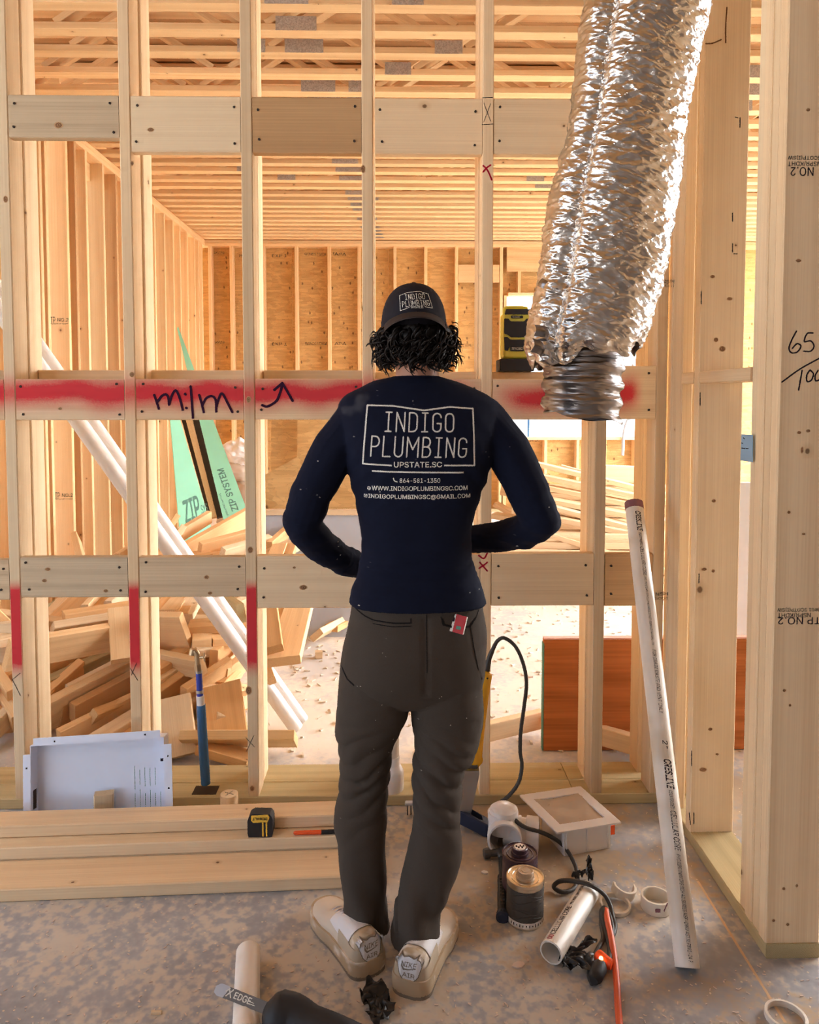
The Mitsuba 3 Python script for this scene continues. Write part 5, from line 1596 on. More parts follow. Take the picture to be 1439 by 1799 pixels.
q = lambda *pts: [tuple(xz(a, b, 1.86)) for a, b in pts]
icon([q((691.5, 839.5), (692, 842.5), (694.5, 845), (697.5, 845.5))], 2.0)
icon([q(*[(648 + 3 * math.cos(a), 858.5 + 3 * math.sin(a)) for a in np.linspace(0, 6.3, 15)]), q((645, 858.5), (651, 858.5)), q((648, 855.5), (648, 861.5))], 0.8)
icon([q((639, 870), (644.5, 870), (644.5, 875), (639, 875), (639, 870), (641.8, 873), (644.5, 870))], 0.8)

# --- trousers
pants = shaped([mf(loft(dense(PELVIS))), mf(loft(dense(LEG_L))), mf(loft(dense(LEG_R)))], .0085, 10)
kneeL, kneeR = atY(640, 1365, 1.95), atY(770, 1380, 1.9)
hemL, hemR = LEG_L[-1], LEG_R[-1]


def pant_folds(p, n):
    x, z = p[:, 0], p[:, 2]
    d = (meshkit.fbm(p * np.array([9, 9, 5.0]), 3, 21) - 0.5) * .007
    for k, (c, s) in enumerate(((kneeL, 1), (kneeR, -1))):
        q = p - c
        w = np.exp(-(q[:, 0] / .09) ** 2 - (q[:, 2] / .13) ** 2) * (np.abs(x - c[0]) < .12)
        ph = q[:, 2] * 62 - s * q[:, 0] * 34 + 3.5 * meshkit.fbm(p * 11, 2, 5)
        d += (np.abs(np.sin(ph)) ** 0.8 - 0.6) * .012 * w
    for k, c in enumerate((atY(640, 1600, 1.9), atY(735, 1625, 1.83))):    # the cloth stacks over the shoes
        q = p - c
        w = np.exp(-(q[:, 2] / .075) ** 2) * (np.abs(q[:, 0]) < .08)
        d += np.sin(q[:, 0] * 70 + q[:, 2] * 18 + 4 * meshkit.fbm(p * 9, 2, 8 + k)) * .0075 * w
    seat = np.exp(-((z - atY(720, 1205, 1.86)[2]) / .035) ** 2) * np.exp(-((x - atY(770, 1205, 1.86)[0]) / .07) ** 2) * (n[:, 1] < 0)
    d -= .010 * seat                                                       # hollow under the seat
    cl = np.exp(-((x - atY(748, 1150, 1.85)[0]) / .008) ** 2) * (n[:, 1] < -0.2) * (z > atY(720, 1225, 1.86)[2]) * (z < atY(720, 1085, 1.86)[2])
    d -= .004 * cl                                                         # centre seam
    return d


displace(pants, pant_folds)
KP = put('trousers', pants, 'pants_cloth', smooth=True, parent=person)
tag(KP, 'brown grey work trousers, dusty')
PX = lambda *pts: [tuple(xz(a, b, 1.86)) for a, b in pts]


def stitch(base, lines, w, mat, e=.006, off=.0006, depth=.0012):
    put(base, drape(strokes(lines, w * mpp, depth), pants, off, e), mat, parent=KP)


stitch('pocket_welt', [PX((621, 1080), (640, 1089), (655, 1093), (690, 1095), (722, 1094), (722, 1087))], 2.0, 'pants_dark')
stitch('pocket_seam', [PX((655, 1099), (690, 1101), (722, 1099))], 1.0, 'pants_dark')
stitch('seat_seam', [PX((749.5, 1080), (749.5, 1120), (750, 1178))], 1.2, 'pants_dark')
stitch('pocket_seam', [PX((775, 1084), (778, 1098), (800, 1105), (828, 1107), (841, 1092), (846, 1082))], 1.3, 'pants_dark')
stitch('pocket_seam', [PX((829, 1108), (834, 1140), (840, 1170), (844, 1186))], 1.0, 'pants_dark')
stitch('side_pocket', [PX((597, 1188), (608, 1203), (620, 1210))], 2.4, 'pants_dark')

# --- shoes
plastic('shoe_leather', (0.60, 0.52, 0.42), 0.55, 0.4)


def shoe_fn(p, n, uv):
    f = fbm(p.x * 30, p.y * 30, p.z * 40, 3)
    dirt = smoothstep(0.36, 0.66, f + 0.28 * smoothstep(0.085, 0.0, p.z))
    return mix(mi.Color3f(0.70, 0.65, 0.58), mi.Color3f(0.44, 0.335, 0.22), dirt)


scene['shoe_dirty'] = {'type': 'twosided', 'bsdf': {'type': 'principled', 'base_color': proc(shoe_fn), 'roughness': 0.6, 'specular': 0.35}}
plastic('shoe_panel', (0.66, 0.65, 0.66), 0.5, 0.4)
plastic('shoe_tan', (0.44, 0.36, 0.26), 0.6, 0.35)
plastic('shoe_line', (0.20, 0.165, 0.13), 0.7, 0.3)


def shoe(heel, ang, mirror, parent):
    """heel: floor point of the heel's back; ang: turn from +y; local +y runs to the toe"""
    k = key(parent + '__shoe')
    M = trimesh.transformations.translation_matrix(heel) @ rotz(ang)
    # outline half widths along the length (outer side = +x * mirror)
    prof = [(0.0, .012, .012), (.008, .033, .033), (.03, .043, .043), (.08, .042, .040), (.14, .043, .036), (.19, .050, .044), (.23, .050, .045), (.265, .038, .038), (.285, .022, .022), (.292, .008, .008)]
    def outline(s, grow=0.0):
        from scipy.interpolate import PchipInterpolator
        P = np.array(prof)
        f = PchipInterpolator(P[:, 0], P[:, 1:])
        return f(s) + grow
    ss = np.concatenate([np.linspace(0, .03, 7), np.linspace(.04, .25, 20), np.linspace(.257, .292, 9)])
    o = outline(ss, .004)
    poly = Polygon(np.vstack([np.stack([o[:, 0] * mirror, ss], 1), np.stack([-o[::-1, 1] * mirror, ss[::-1]], 1)])).buffer(.003).simplify(.0004)
    sole = trimesh.creation.extrude_polygon(poly, .012, engine='earcut')
    # midsole with a wedge: higher at the heel
    lay = []
    for h, g in ((.010, .001), (.016, .003), (.026, .003), (.034, .000)):
        q = poly.buffer(g - .002)
        lay.append((h, q))
    th = np.linspace(0, 2 * np.pi, 73)[:-1]
    def sample(q):
        L = q.exterior
        pts = np.array([L.interpolate(t, normalized=True).coords[0] for t in np.linspace(0, 1, 97)[:-1]])
        return pts
    base = sample(poly)
    cen = np.array([0, .14])
    rings = []
    for h, g in ((.006, .998), (.012, 1.02), (.026, 1.02), (.036, .99)):
        b = cen + (base - cen) * [g * 1.0, 1 + (g - 1) * .4]
        wedge = 1.0 + 0.25 * np.clip(1 - b[:, 1] / .2, 0, 1)
        rings.append(np.column_stack([b, np.full(len(b), h) * wedge]))
    mid = loft(rings)
    put('outsole', xf(sole, M), 'shoe_line', parent=k)
    put('midsole', xf(mid, M), 'shoe_dirty', smooth=40, parent=k)
    # upper: sections along the length
    secs = []
    hts = [(0.003, .100), (.03, .102), (.06, .096), (.09, .094), (.12, .090), (.15, .078), (.18, .066), (.22, .058), (.255, .050), (.28, .040), (.289, .030)]
    from scipy.interpolate import PchipInterpolator
    hf = PchipInterpolator([a for a, _ in hts], [b for _, b in hts])
    for s in np.linspace(.003, .287, 40):
        w = outline(np.array([s]))[0]
        h = float(hf(s))
        n = 28
        pts = []
        for t in np.linspace(0, np.pi, n):
            c_, s_ = math.cos(t), math.sin(t)
            wd = w[0] if c_ > 0 else w[1]
            nar = 1 - (0.10 if s < .05 else 0.24) * (s_ ** 2)
            lean = -0.010 * (1 - s / .03) * s_ if s < .03 else 0
            pts.append([np.sign(c_) * abs(c_) ** .62 * wd * nar * mirror, s + lean * -1, .026 + (h - .026) * s_ ** .75])
        pts += [[-x_ * w[1] * mirror, s, .024] for x_ in np.linspace(.9, .1, 3)] + [[x_ * w[0] * mirror, s, .024] for x_ in np.linspace(.1, .9, 3)]
        secs.append(pts)
    up = loft(secs)
    up = tm(mf(up).refine_to_length(.008)); up.merge_vertices()
    trimesh.smoothing.filter_taubin(up, iterations=4)
    put('upper', xf(up, M), 'shoe_dirty', smooth=True, parent=k)
    # heel panel with raised mark, laid on the heel from behind (local -y side)
    def lay_on(flat, off=.0012):
        m = subdiv(flat, .003)
        v = np.asarray(m.vertices)
        og = np.stack([v[:, 0], np.full(len(v), -.2), v[:, 1]], 1)
        loc, ri, _ = up.ray.intersects_location(og, np.tile([0, 1.0, 0], (len(og), 1)), multiple_hits=False)
        y = np.full(len(v), .006); y[ri] = loc[:, 1]
        m.vertices = np.stack([v[:, 0], np.minimum(y, .035) - off - v[:, 2], v[:, 1]], 1)
        if m.volume < 0: m.invert()
        return xf(m, M)
    pan = Polygon([(-.029, .096), (-.012, .092), (0, .096), (.012, .092), (.029, .096), (.031, .084), (.022, .056), (.009, .043), (-.009, .043), (-.022, .056), (-.031, .084)]).buffer(-.004).buffer(.006)
    put('heel_panel', lay_on(poly_mesh(pan, .0012), .0032), 'shoe_panel', parent=k)
    put('heel_panel_edge', lay_on(poly_mesh(pan.buffer(.0014).difference(pan.buffer(-.0004)), .0018), .0034), 'shoe_line', parent=k)
    t1 = text('NIKE', .0120, .0006, False, True); t1.apply_transform(np.array([[1, .2, 0, 0], [0, 1, 0, .079], [0, 0, 1, 0], [0, 0, 0, 1.0]]))
    t2 = text('AIR', .0100, .0006, False, True); t2.apply_scale([1.35, 1, 1]); t2.apply_translation([0, .055, 0])
    sw_ = poly_mesh(Polygon([(-.017, .078), (-.0185, .072), (-.014, .066), (.0, .067), (.017, .0725), (.0, .0690), (-.011, .0685), (-.0155, .073)]).buffer(.0003), .0006)
    put('heel_mark', lay_on(cat([t1, t2, sw_]), .0046), 'shoe_line', parent=k)
    # side window in the sole and panel seams
    for sd in (1, -1):
        wv = []
        for s in np.linspace(.035, .085, 9):
            w = outline(np.array([s]))[0]
            wv.append([(w[0] if sd * mirror * mirror > 0 else -w[1]) * mirror * 1.06 + 0.0035 * sd * 0, s, .024])
        put('air_window', xf(tube(wv, [.002] + [.0045] * 7 + [.002], 8), M), 'shoe_line', smooth=True, parent=k)
        sm = []
        for s in np.linspace(.03, .20, 24):
            w = outline(np.array([s]))[0]
            ox = (w[0] if sd > 0 else -w[1]) * mirror
            z = .052 + .012 * math.sin(s * 34)
            og = np.array([[np.sign(ox) * .2, s, z]])
            loc, _, _ = up.ray.intersects_location(og, np.array([[-np.sign(ox), 0, 0]]), multiple_hits=False)
            if len(loc): sm.append(loc[0] + [np.sign(ox) * .0004, 0, 0])
        if len(sm) > 4: put('overlay_seam', xf(tube(sm, .0011, 6), M), 'shoe_line', smooth=True, parent=k)
    def overlay(base, mat, planes, off):
        m = up
        for o_, n_ in planes: m = m.slice_plane(o_, n_)
        m = m.copy(); m.merge_vertices(); m.vertices = m.vertices + up.vertex_normals[up.nearest.vertex(m.vertices)[1]] * off
        put(base, xf(m, M), mat, smooth=True, parent=k)
    overlay('mudguard', 'shoe_leather', [([0, 0, .056], [0, .10, -1])], .0016)
    overlay('heel_counter', 'shoe_tan', [([0, .085, 0], [0, -1, .35]), ([0, 0, .070], [0, 0, -1])], .0030)
    overlay('quarter', 'shoe_panel', [([0, .075, 0], [0, 1, .3]), ([0, .150, 0], [0, -1, .2]), ([0, 0, .060], [0, 0, 1])], .0022)
    lace = []
    for i in range(4):
        s = .135 + .018 * i
        h = float(hf(s)) + .001
        lace.append(tube(catmull([(-.022, s, h - .010), (-.010, s + .004, h), (.010, s + .004, h), (.022, s, h - .010)], 4), .0022, 6))
    put('laces', xf(cat(lace), M), 'shoe_panel', smooth=True, parent=k)
    return k


hl = atZ(654, 1714, 0.0)
tl = atZ(566, 1598, 0.0)
angL = math.atan2(-(tl - hl)[0], (tl - hl)[1])
shoe([hl[0], hl[1] - .004, 0], angL, -1, person)
hr = atZ(717, 1751, 0.0)
tr = atZ(768, 1640, 0.0)
angR = math.atan2(-(tr - hr)[0], (tr - hr)[1])
shoe([hr[0], hr[1] - .004, 0], angR, 1, person)

# --- cap, worn backwards
CC = atY(727, 577, 1.945)
cap_pts = []
nr, na = 16, 64
rx, ry, rz_ = .0835, .100, atY(727, 499, 1.945)[2] - CC[2]
for i in range(nr + 1):
    f = i / nr * math.pi / 2
    for j in range(na):
        a = 2 * math.pi * j / na
        ce = math.cos(f) ** .74
        cap_pts.append([rx * ce * math.cos(a), ry * ce * math.sin(a), rz_ * math.sin(f) ** .92 - .010 * math.cos(a) ** 2 * math.cos(f) * 0.3])
F = []
for i in range(nr):
    for j in range(na):
        k = (j + 1) % na
        F += [[i * na + j, i * na + k, (i + 1) * na + k], [i * na + j, (i + 1) * na + k, (i + 1) * na + j]]
cap = trimesh.Trimesh(np.array(cap_pts) + CC, F, process=False)
KC = put('cap', cap, 'cap_cloth', smooth=True, parent=person)
tag(KC, 'dark cap worn backwards with a white logo')
bt = trimesh.creation.icosphere(2, .008); bt.apply_scale([1, 1, .6]); bt.apply_translation(CC + [0, 0, rz_])
put('button', bt, 'cap_cloth', smooth=True, parent=KC)
bv, bf = [], []
nb, ms = 25, 9
for side in (0, 1):
    for i in range(nb):
        t = -1 + 2 * i / (nb - 1)
        a = -math.pi / 2 + t * 1.22
        for j in range(ms):
            s = j / (ms - 1)
            ex = rx * 1.0 * math.cos(a)
            ey = ry * 1.0 * math.sin(a)
            L = .066 * max(0.0, 1 - abs(t) ** 2.6)
            x = ex * (1.01 + .07 * s)
            y = ey - L * s
            z = .031 - .028 * t * t - .019 * s - .006 * s * t * t - .0035 * side + .005 * t
            bv.append([x, y, z])
N0 = nb * ms
for side in (0, 1):
    for i in range(nb - 1):
        for j in range(ms - 1):
            a, b, c, d = (side * N0 + i * ms + j, side * N0 + (i + 1) * ms + j, side * N0 + (i + 1) * ms + j + 1, side * N0 + i * ms + j + 1)
            bf += [[a, b, c], [a, c, d]] if side == 0 else [[a, c, b], [a, d, c]]
for i in range(nb - 1):
    a, b = i * ms + ms - 1, (i + 1) * ms + ms - 1
    bf += [[a, b, N0 + b], [a, N0 + b, N0 + a]]
brim = trimesh.Trimesh(np.array(bv) + CC, bf, process=False)
put('brim', brim, 'brim_cloth', smooth=50, parent=KC)
Yc_ = CC[1] - .095
mppc = Yc_ / FOC
logo(Yc_, [[(719, 540), (703.5, 545.5), (702, 517), (716, 512), (737, 510), (753, 514), (760.5, 540), (747, 538.5)]],
     [(712, 526), (747.5, 524), (746, 514), (711, 516)], [(707, 539), (756, 535.5), (754, 526), (706, 529)], [('UPSTATE.SC', 722, 541.5, 22, True)], cap, 1.05 * mppc, {'UPSTATE.SC': 3.6 * mppc}, KC, 1.1 * mppc)

# --- hair: dark mass below the cap and loose curls
rh = random.Random(11)
hm = m3.Manifold.sphere(1.0, 40).scale([.089, .109, .109]).translate(list(map(float, HC + [0, -.004, -.008])))
hm = hm ^ m3.Manifold.cube([.4, .4, .2], True).translate(list(map(float, HC + [0, -.045, -.02])))
hm = hm.trim_by_plane([0, -0.35, 0.94], float(np.dot([0, -0.35, 0.94], HC + [0, -.07, -.074])))
hm = hm.trim_by_plane([0, 0, -1.0], -float(CC[2] - .002))
hm = tm(hm.refine_to_length(.008)); hm.merge_vertices()
displace(hm, lambda p, n: (meshkit.fbm(p * 45, 3, 4) - .35) * .016)
locks = [hm]


def curl(root, dirn, L, R, turns, r0):
    dirn = nrm(dirn)
    a = nrm(np.cross(dirn, [0.2, 0.1, 1.0])); b = np.cross(dirn, a)
    ph = rh.uniform(0, 6.28)
    pts = []
    for i in range(18):
        s = i / 17
        g = R * s ** .8
        pts.append(root + dirn * L * s * (1 - .25 * s) + np.array([0, 0, -.02]) * s * s + a * g * (math.cos(ph + turns * 6.28 * s) - math.cos(ph) * (1 - s)) + b * g * (math.sin(ph + turns * 6.28 * s) - math.sin(ph) * (1 - s)))
    return tube(pts, [r0 * (1 - .8 * (i / 17) ** 2) for i in range(18)], 5)


for i in range(230):
    az = rh.uniform(-2.15, 2.15)                       # from straight back
    el = rh.uniform(-.66, .12)
    d = np.array([math.sin(az) * math.cos(el), -math.cos(az) * math.cos(el), math.sin(el)])
    root = HC + np.array([0, -.004, -.006]) + d * np.array([.088, .104, .102])
    sidew = abs(math.sin(az))
    out = nrm(d * (0.35 + .5 * sidew) + np.array([0, 0, -1.0 + .35 * sidew]) + np.array([rh.uniform(-.3, .3), rh.uniform(-.2, .2), 0]))
    L = rh.uniform(.028, .050)
    if el > -.1: L *= 1.1
    base = curl(root, out, L, rh.uniform(.008, .018), rh.uniform(.6, 1.6), rh.uniform(.003, .0058))
    locks.append(base)
for i in range(150):
    az = rh.uniform(-2.0, 2.0)
    el = rh.uniform(-.80, -.25)
    d = np.array([math.sin(az) * math.cos(el), -math.cos(az) * math.cos(el), math.sin(el)])
    root = HC + np.array([0, -.004, -.004]) + d * np.array([.090, .106, .102])
    locks.append(curl(root, nrm(d * .5 + np.array([rh.uniform(-.4, .4), 0, -.8])), rh.uniform(.012, .026), rh.uniform(.007, .013), rh.uniform(1.1, 1.8), rh.uniform(.0022, .0036)))
for (px, py, dx, dz, n) in ((664, 588, -1.0, .55, 7), (792, 575, 1.0, .5, 7), (668, 606, -1, -.1, 8), (796, 600, 1, .0, 8), (660, 618, -.7, -.5, 6), (800, 618, .8, -.3, 6)):
    for i in range(n):
        root = atY(px + rh.uniform(-3, 4) * (1 if dx < 0 else -1), py + rh.uniform(-8, 8), 1.955 + rh.uniform(-.03, .02))
        locks.append(curl(root, np.array([dx, rh.uniform(-.4, .2), dz + rh.uniform(-.25, .25)]), rh.uniform(.02, .032), rh.uniform(.003, .008), rh.uniform(.4, .9), rh.uniform(.001, .002)))
put('hair', cat(locks), 'hair_mat', smooth=True, parent=person)

# --- small carton tucked in the back pocket
pkk = thing('pocket_carton', 'small red and white carton tucked in the back trouser pocket', 'packet')
hit, _, _ = pants.ray.intersects_location([[xz(806, 1098)[0], .9, xz(806, 1098)[1]]], [[0, 1.0, 0]], multiple_hits=False)
pc_ = hit[0] + [0, -.004, 0]
Mk = trimesh.transformations.translation_matrix(pc_) @ trimesh.transformations.rotation_matrix(.27, [0, 1, 0]) @ trimesh.transformations.rotation_matrix(-.25, [1, 0, 0]) @ rotz(-.35)
plastic('carton_red', (0.42, 0.03, 0.035), 0.4, 0.4)
put('box', xf(boxm((.036, .014, .044)), Mk), 'print_white', parent=pkk)
put('front', xf(boxm((.027, .0012, .045), (.0045, -.0072, 0)), Mk), 'carton_red', parent=pkk)
put('window', xf(boxm((.006, .0012, .010), (-.0135, -.0074, .008)), Mk), 'ink', parent=pkk)
put('emblem', xf(boxm((.012, .0010, .008), (.004, -.0080, -.009)), Mk), 'zip_print', parent=pkk)
stitch('pocket_opening', [PX((777, 1088), (781, 1098), (800, 1104), (826, 1106), (838, 1095))], 3.4, 'pants_dark', depth=.0008)
# ------------------------------------------------------------------ scrap lumber heap behind the left of the wall
HEAP = 'pine offcuts heaped behind the left studs'
HL = 'sawn pine offcut in the scrap heap behind the left studs'


_oc = [0]


def offcut(a, b, Y0, Y1, w, t, up=(0, 0, 1), label=None, mat=None, skew=(0, 0), lower=0.0):
    p0, p1 = atY(a[0], a[1], Y0), atY(b[0], b[1], Y1)
    V, F, U = board_mesh(p0 - [0, 0, lower], p1 - [0, 0, lower], w, t, up, skew=skew)
    lowest = V[:, 2].min()
    if lowest < 0.003: V = V + [0, 0, 0.003 - lowest]
    _oc[0] += 1
    k = put('lumber_offcut', (V, F), mat or ('pine_warm', 'pine_orange', 'pine', 'pine_orange')[(_oc[0] * 7) % 4], uv=U)
    tag(k, label or HL, 'wood scrap', HEAP)
    return k


U = (0, -.55, .83)          # broad face turned up and to the viewer
W4, W6, W8, W10, TK = .089, .140, .184, .235, .038
# bay between the first and second stud
offcut((112, 1083), (250, 1062), 3.55, 3.75, TK, W4, (0, 0, 1), 'bright pine offcut lying across the top of the scrap heap, square end left')
offcut((92, 1104), (250, 1078), 3.45, 3.70, W4, TK, (0, -.9, .5), 'pale pine offcut just below the topmost one, between first and second studs')
offcut((60, 1186), (240, 1086), 3.35, 3.95, W6, TK, (0, -.35, .94), 'long wide pine board rising to the right across the scrap heap')
offcut((60, 1214), (232, 1134), 3.30, 3.75, W4, TK, (0, -.75, .6), 'greenish treated timber below the long rising board', 'treated')
offcut((119, 1220), (236, 1158), 3.25, 3.55, W4, TK, (0, -.5, .86), 'short offcut with dark sawn end above the white tray', 'pine')
offcut((84, 1263), (190, 1200), 3.20, 3.5, W4, TK, (0, -.3, .95), 'stubby offcut with square end low in the heap')
offcut((127, 1252), (240, 1190), 3.18, 3.45, W4, W4 * .45, (0, -.45, .9), 'offcut with a round knot near its end above the white tray')
offcut((50, 1318), (240, 1212), 3.08, 3.5, W8, TK, (0, -.72, .7), 'broad orange plank in the heap just above the white tray')
offcut((104, 1300), (240, 1232), 3.02, 3.28, W4, TK, (0, -.2, .98), 'white edged offcut resting on the broad orange plank')
offcut((152, 1312), (245, 1255), 2.98, 3.2, TK, W4, (0, 0, 1))
offcut((172, 1330), (250, 1282), 2.95, 3.12, TK, W4, (0, 0, 1))
offcut((221, 1160), (214, 1070), 3.25, 3.42, .12, TK, (1, .4, 0), 'offcut standing upright with ringed face beside the second stud')
offcut((90, 1098), (160, 1030), 3.9, 4.3, TK, W4, (0, 0, 1)); offcut((84, 1090), (128, 1040), 4.0, 4.4, TK, W4); offcut((108, 1100), (175, 1040), 3.85, 4.2, TK, W4)
offcut((150, 1078), (188, 1036), 3.7, 4.1, W4, TK, (0, -.6, .8)); offcut((172, 1078), (205, 1040), 3.7, 4.1, TK, W4); offcut((190, 1080), (232, 1044), 3.75, 4.1, W6, TK, (0, -.6, .8))
offcut((84, 1150), (160, 1112), 3.6, 3.9, W4, TK, (0, -.5, .85)); offcut((84, 1168), (130, 1128), 3.5, 3.8, TK, W4)
# left of the first stud
offcut((-40, 1060), (24, 1120), 3.4, 3.6, W4, TK, (0, -.5, .85)); offcut((-30, 1130), (26, 1118), 3.3, 3.4, TK, W6, (0, 0, 1)); offcut((-30, 1150), (22, 1230), 3.3, 3.15, W6, TK, (.5, -.7, .5))
offcut((-25, 1180), (30, 1270), 3.3, 3.1, W4, TK, (.5, -.7, .5)); offcut((-40, 1240), (28, 1200), 3.2, 3.4, TK, W4); offcut((-40, 1330), (34, 1255), 2.98, 3.2, W4, TK, (0, -.5, .85)); offcut((-40, 1300), (30, 1290), 3.1, 3.2, W6, TK, (0, -.6, .8))
# bay between the second and third stud
offcut((262, 1112), (330, 1114), 3.40, 3.36, W10, TK, (.12, -.55, 1), 'wide pale board offcut facing the viewer, grain across, in the heap')
offcut((262, 1186), (326, 1142), 3.2, 3.4, TK, W4, (0, 0, 1), 'short bright offcut pointing up right under the wide pale board')
offcut((262, 1204), (346, 1148), 3.15, 3.45, TK, W4, (0, 0, 1)); offcut((262, 1236), (372, 1158), 3.10, 3.42, W4, TK, (0, -.6, .8), 'white pine offcut with two dark knots behind the blue water pipe')
offcut((262, 1216), (360, 1160), 3.14, 3.42, TK, W4, (0, 0, 1))
offcut((322, 1232), (402, 1178), 3.12, 3.34, W6, TK, (0, -.45, .9), 'broad offcut crossing behind the blue water pipe')
offcut((316, 1330), (304, 1226), 2.93, 3.05, W6, TK, (1, .25, .2), 'pale offcut standing on end left of the blue water pipe')
offcut((398, 1325), (384, 1215), 2.98, 3.16, W8, TK, (1, .2, .2), 'pale offcut leaning back behind the blue water pipe')
offcut((322, 1298), (520, 1298), 2.96, 2.96, W6, TK, (.1, -.8, .6), 'wide board offcut lying level in front of the heap beside the third stud')
offcut((352, 1316), (440, 1342), 2.94, 2.90, TK, W4, (0, 0, 1)); offcut((280, 1336), (345, 1290), 2.95, 3.1, TK, W4)
offcut((332, 1102), (395, 1098), 3.5, 3.52, TK, W6, (0, 0, 1), 'square ended offcut right of the wide pale board'); offcut((338, 1124), (372, 1122), 3.4, 3.42, TK, W6); offcut((367, 1123), (430, 1120), 3.42, 3.5, TK, W6)
offcut((340, 1142), (374, 1139), 3.35, 3.4, TK, W6); offcut((375, 1160), (410, 1128), 3.3, 3.6, W4, TK, (0, -.6, .8)); offcut((392, 1190), (432, 1160), 3.3, 3.5, W4, TK, (0, -.5, .8)); offcut((378, 1205), (410, 1172), 3.25, 3.45, TK, W4)
offcut((424, 1078), (372, 1040), 3.35, 3.75, W4, TK, (0, -.3, .95), 'treated timber offcut with sawn end beside the third stud', 'treated')
for i, (a, b) in enumerate((((276, 1080), (306, 1048)), ((296, 1078), (322, 1046)), ((314, 1084), (334, 1044)), ((322, 1086), (348, 1040)))):
    offcut(a, b, 3.6, 4.0, TK, W4, (0, 0, 1))
offcut((410, 1110), (440, 1095), 3.6, 3.75, W4, TK, (0, -.4, .9)); offcut((424, 1160), (452, 1140), 3.5, 3.6, W4, TK, (0, -.5, .85))
# the far side of the heap, seen above the lower blocking
offcut((350, 972), (450, 944), 4.4, 4.7, W6, TK, (0, -.5, .86), 'white topped board offcut on the far side of the heap below the green panels')
offcut((388, 982), (470, 958), 4.2, 4.5, W6, TK, (0, -.6, .8)); offcut((318, 976), (440, 905), 4.6, 5.4, W6, TK, (0, -.5, .86), 'long pale board lying on the heap under the right green panel')
offcut((316, 940), (368, 908), 4.9, 5.2, W4, TK, (0, -.4, .9)); offcut((274, 966), (304, 918), 4.6, 5.0, W6, TK, (.5, -.6, .6)); offcut((300, 962), (318, 932), 4.5, 4.7, W4, TK, (.5, -.6, .6)); offcut((272, 985), (300, 972), 4.4, 4.5, W4, TK)
offcut((330, 985), (420, 972), 4.3, 4.5, TK, W6); offcut((300, 990), (360, 975), 4.2, 4.4, TK, W6); offcut((205, 985), (232, 968), 4.6, 4.8, W4, TK)
# beside the third stud
offcut((479, 1142), (468, 1050), 3.1, 3.45, W4, TK, (1, .1, .2), 'offcut pointing at the viewer with its sawn end showing beside the third stud')
offcut((498, 1162), (530, 1050), 3.08, 3.95, W6, TK, (1, 0, .1), 'pinkish board flat on the far floor beside the third stud', skew=(0, 0))
offcut((486, 1160), (500, 1050), 3.14, 4.0, W4, TK, (1, 0, .1))
offcut((556, 1116), (640, 1072), 4.3, 4.9, W4, TK, (.2, -.9, .5), 'orange faced offcut leaning by the man left hip'); offcut((582, 1104), (650, 1070), 4.45, 4.9, TK, W4, (0, 0, 1), 'square ended offcut pointing out by the man left hip')
offcut((466, 1200), (450, 1150), 3.1, 3.3, W4, TK, (1, .1, .2)); offcut((472, 965), (505, 935), 4.4, 4.8, W4, TK, (0, -.5, .85)); offcut((470, 980), (520, 955), 4.2, 4.5, TK, W6, (0, 0, 1)); offcut((470, 945), (492, 918), 4.8, 5.0, W4, TK, (0, -.5, .85))
offcut((480, 990), (492, 960), 4.0, 4.4, W4, TK, (1, 0, .1)); offcut((498, 990), (508, 960), 4.0, 4.4, W4, TK, (1, 0, .1))
rq_ = random.Random(77)
for i in range(26):
    bay = (92, 228) if i % 2 else (280, 425)
    px, py = rq_.uniform(*bay), rq_.uniform(1070, 1290)
    Y = 3.06 + (1300 - py) / 230 * .75 + rq_.uniform(.06, .2)
    L = rq_.uniform(50, 120)
    an = rq_.gauss(.5, .28)
    offcut((px - L * math.cos(an) / 2, py + L * math.sin(an) / 2), (px + L * math.cos(an) / 2, py - L * math.sin(an) / 2), Y - .10, Y + .14, rq_.choice((W4, W4, W6)), TK, (0, -rq_.uniform(.2, .9), rq_.uniform(.4, .95)))
# labels by bay and place for those without one of their own
ORD = 'topmost second third fourth fifth sixth seventh eighth ninth tenth eleventh twelfth thirteenth fourteenth fifteenth sixteenth seventeenth eighteenth nineteenth twentieth twenty-first twenty-second twenty-third twenty-fourth twenty-fifth twenty-sixth twenty-seventh twenty-eighth twenty-ninth thirtieth thirty-first thirty-second thirty-third thirty-fourth thirty-fifth thirty-sixth thirty-seventh thirty-eighth thirty-ninth fortieth'.split()
bays = {}
for k_ in [k_ for k_, v_ in labels.items() if v_.get('label') == HL]:
    m_ = np.asarray(meshkit.WRITTEN[scene[k_]['filename']][0]).mean(0)
    px_, py_ = pxl(m_)
    b_ = ('left of the first stud' if px_ < 26 else 'between first and second studs' if px_ < 234 else 'between second and third studs' if px_ < 441 else 'between third stud and man', 'above' if py_ < 1012 else 'below')
    bays.setdefault(b_, []).append((py_, k_))
for (w_b, hi), l_ in bays.items():
    for i_, (py_, k_) in enumerate(sorted(l_)):
        labels[k_]['label'] = f'pine offcut, {ORD[min(i_, 39)]} from top {hi} lower blocking, {w_b}'.replace('topmost from top', 'topmost')
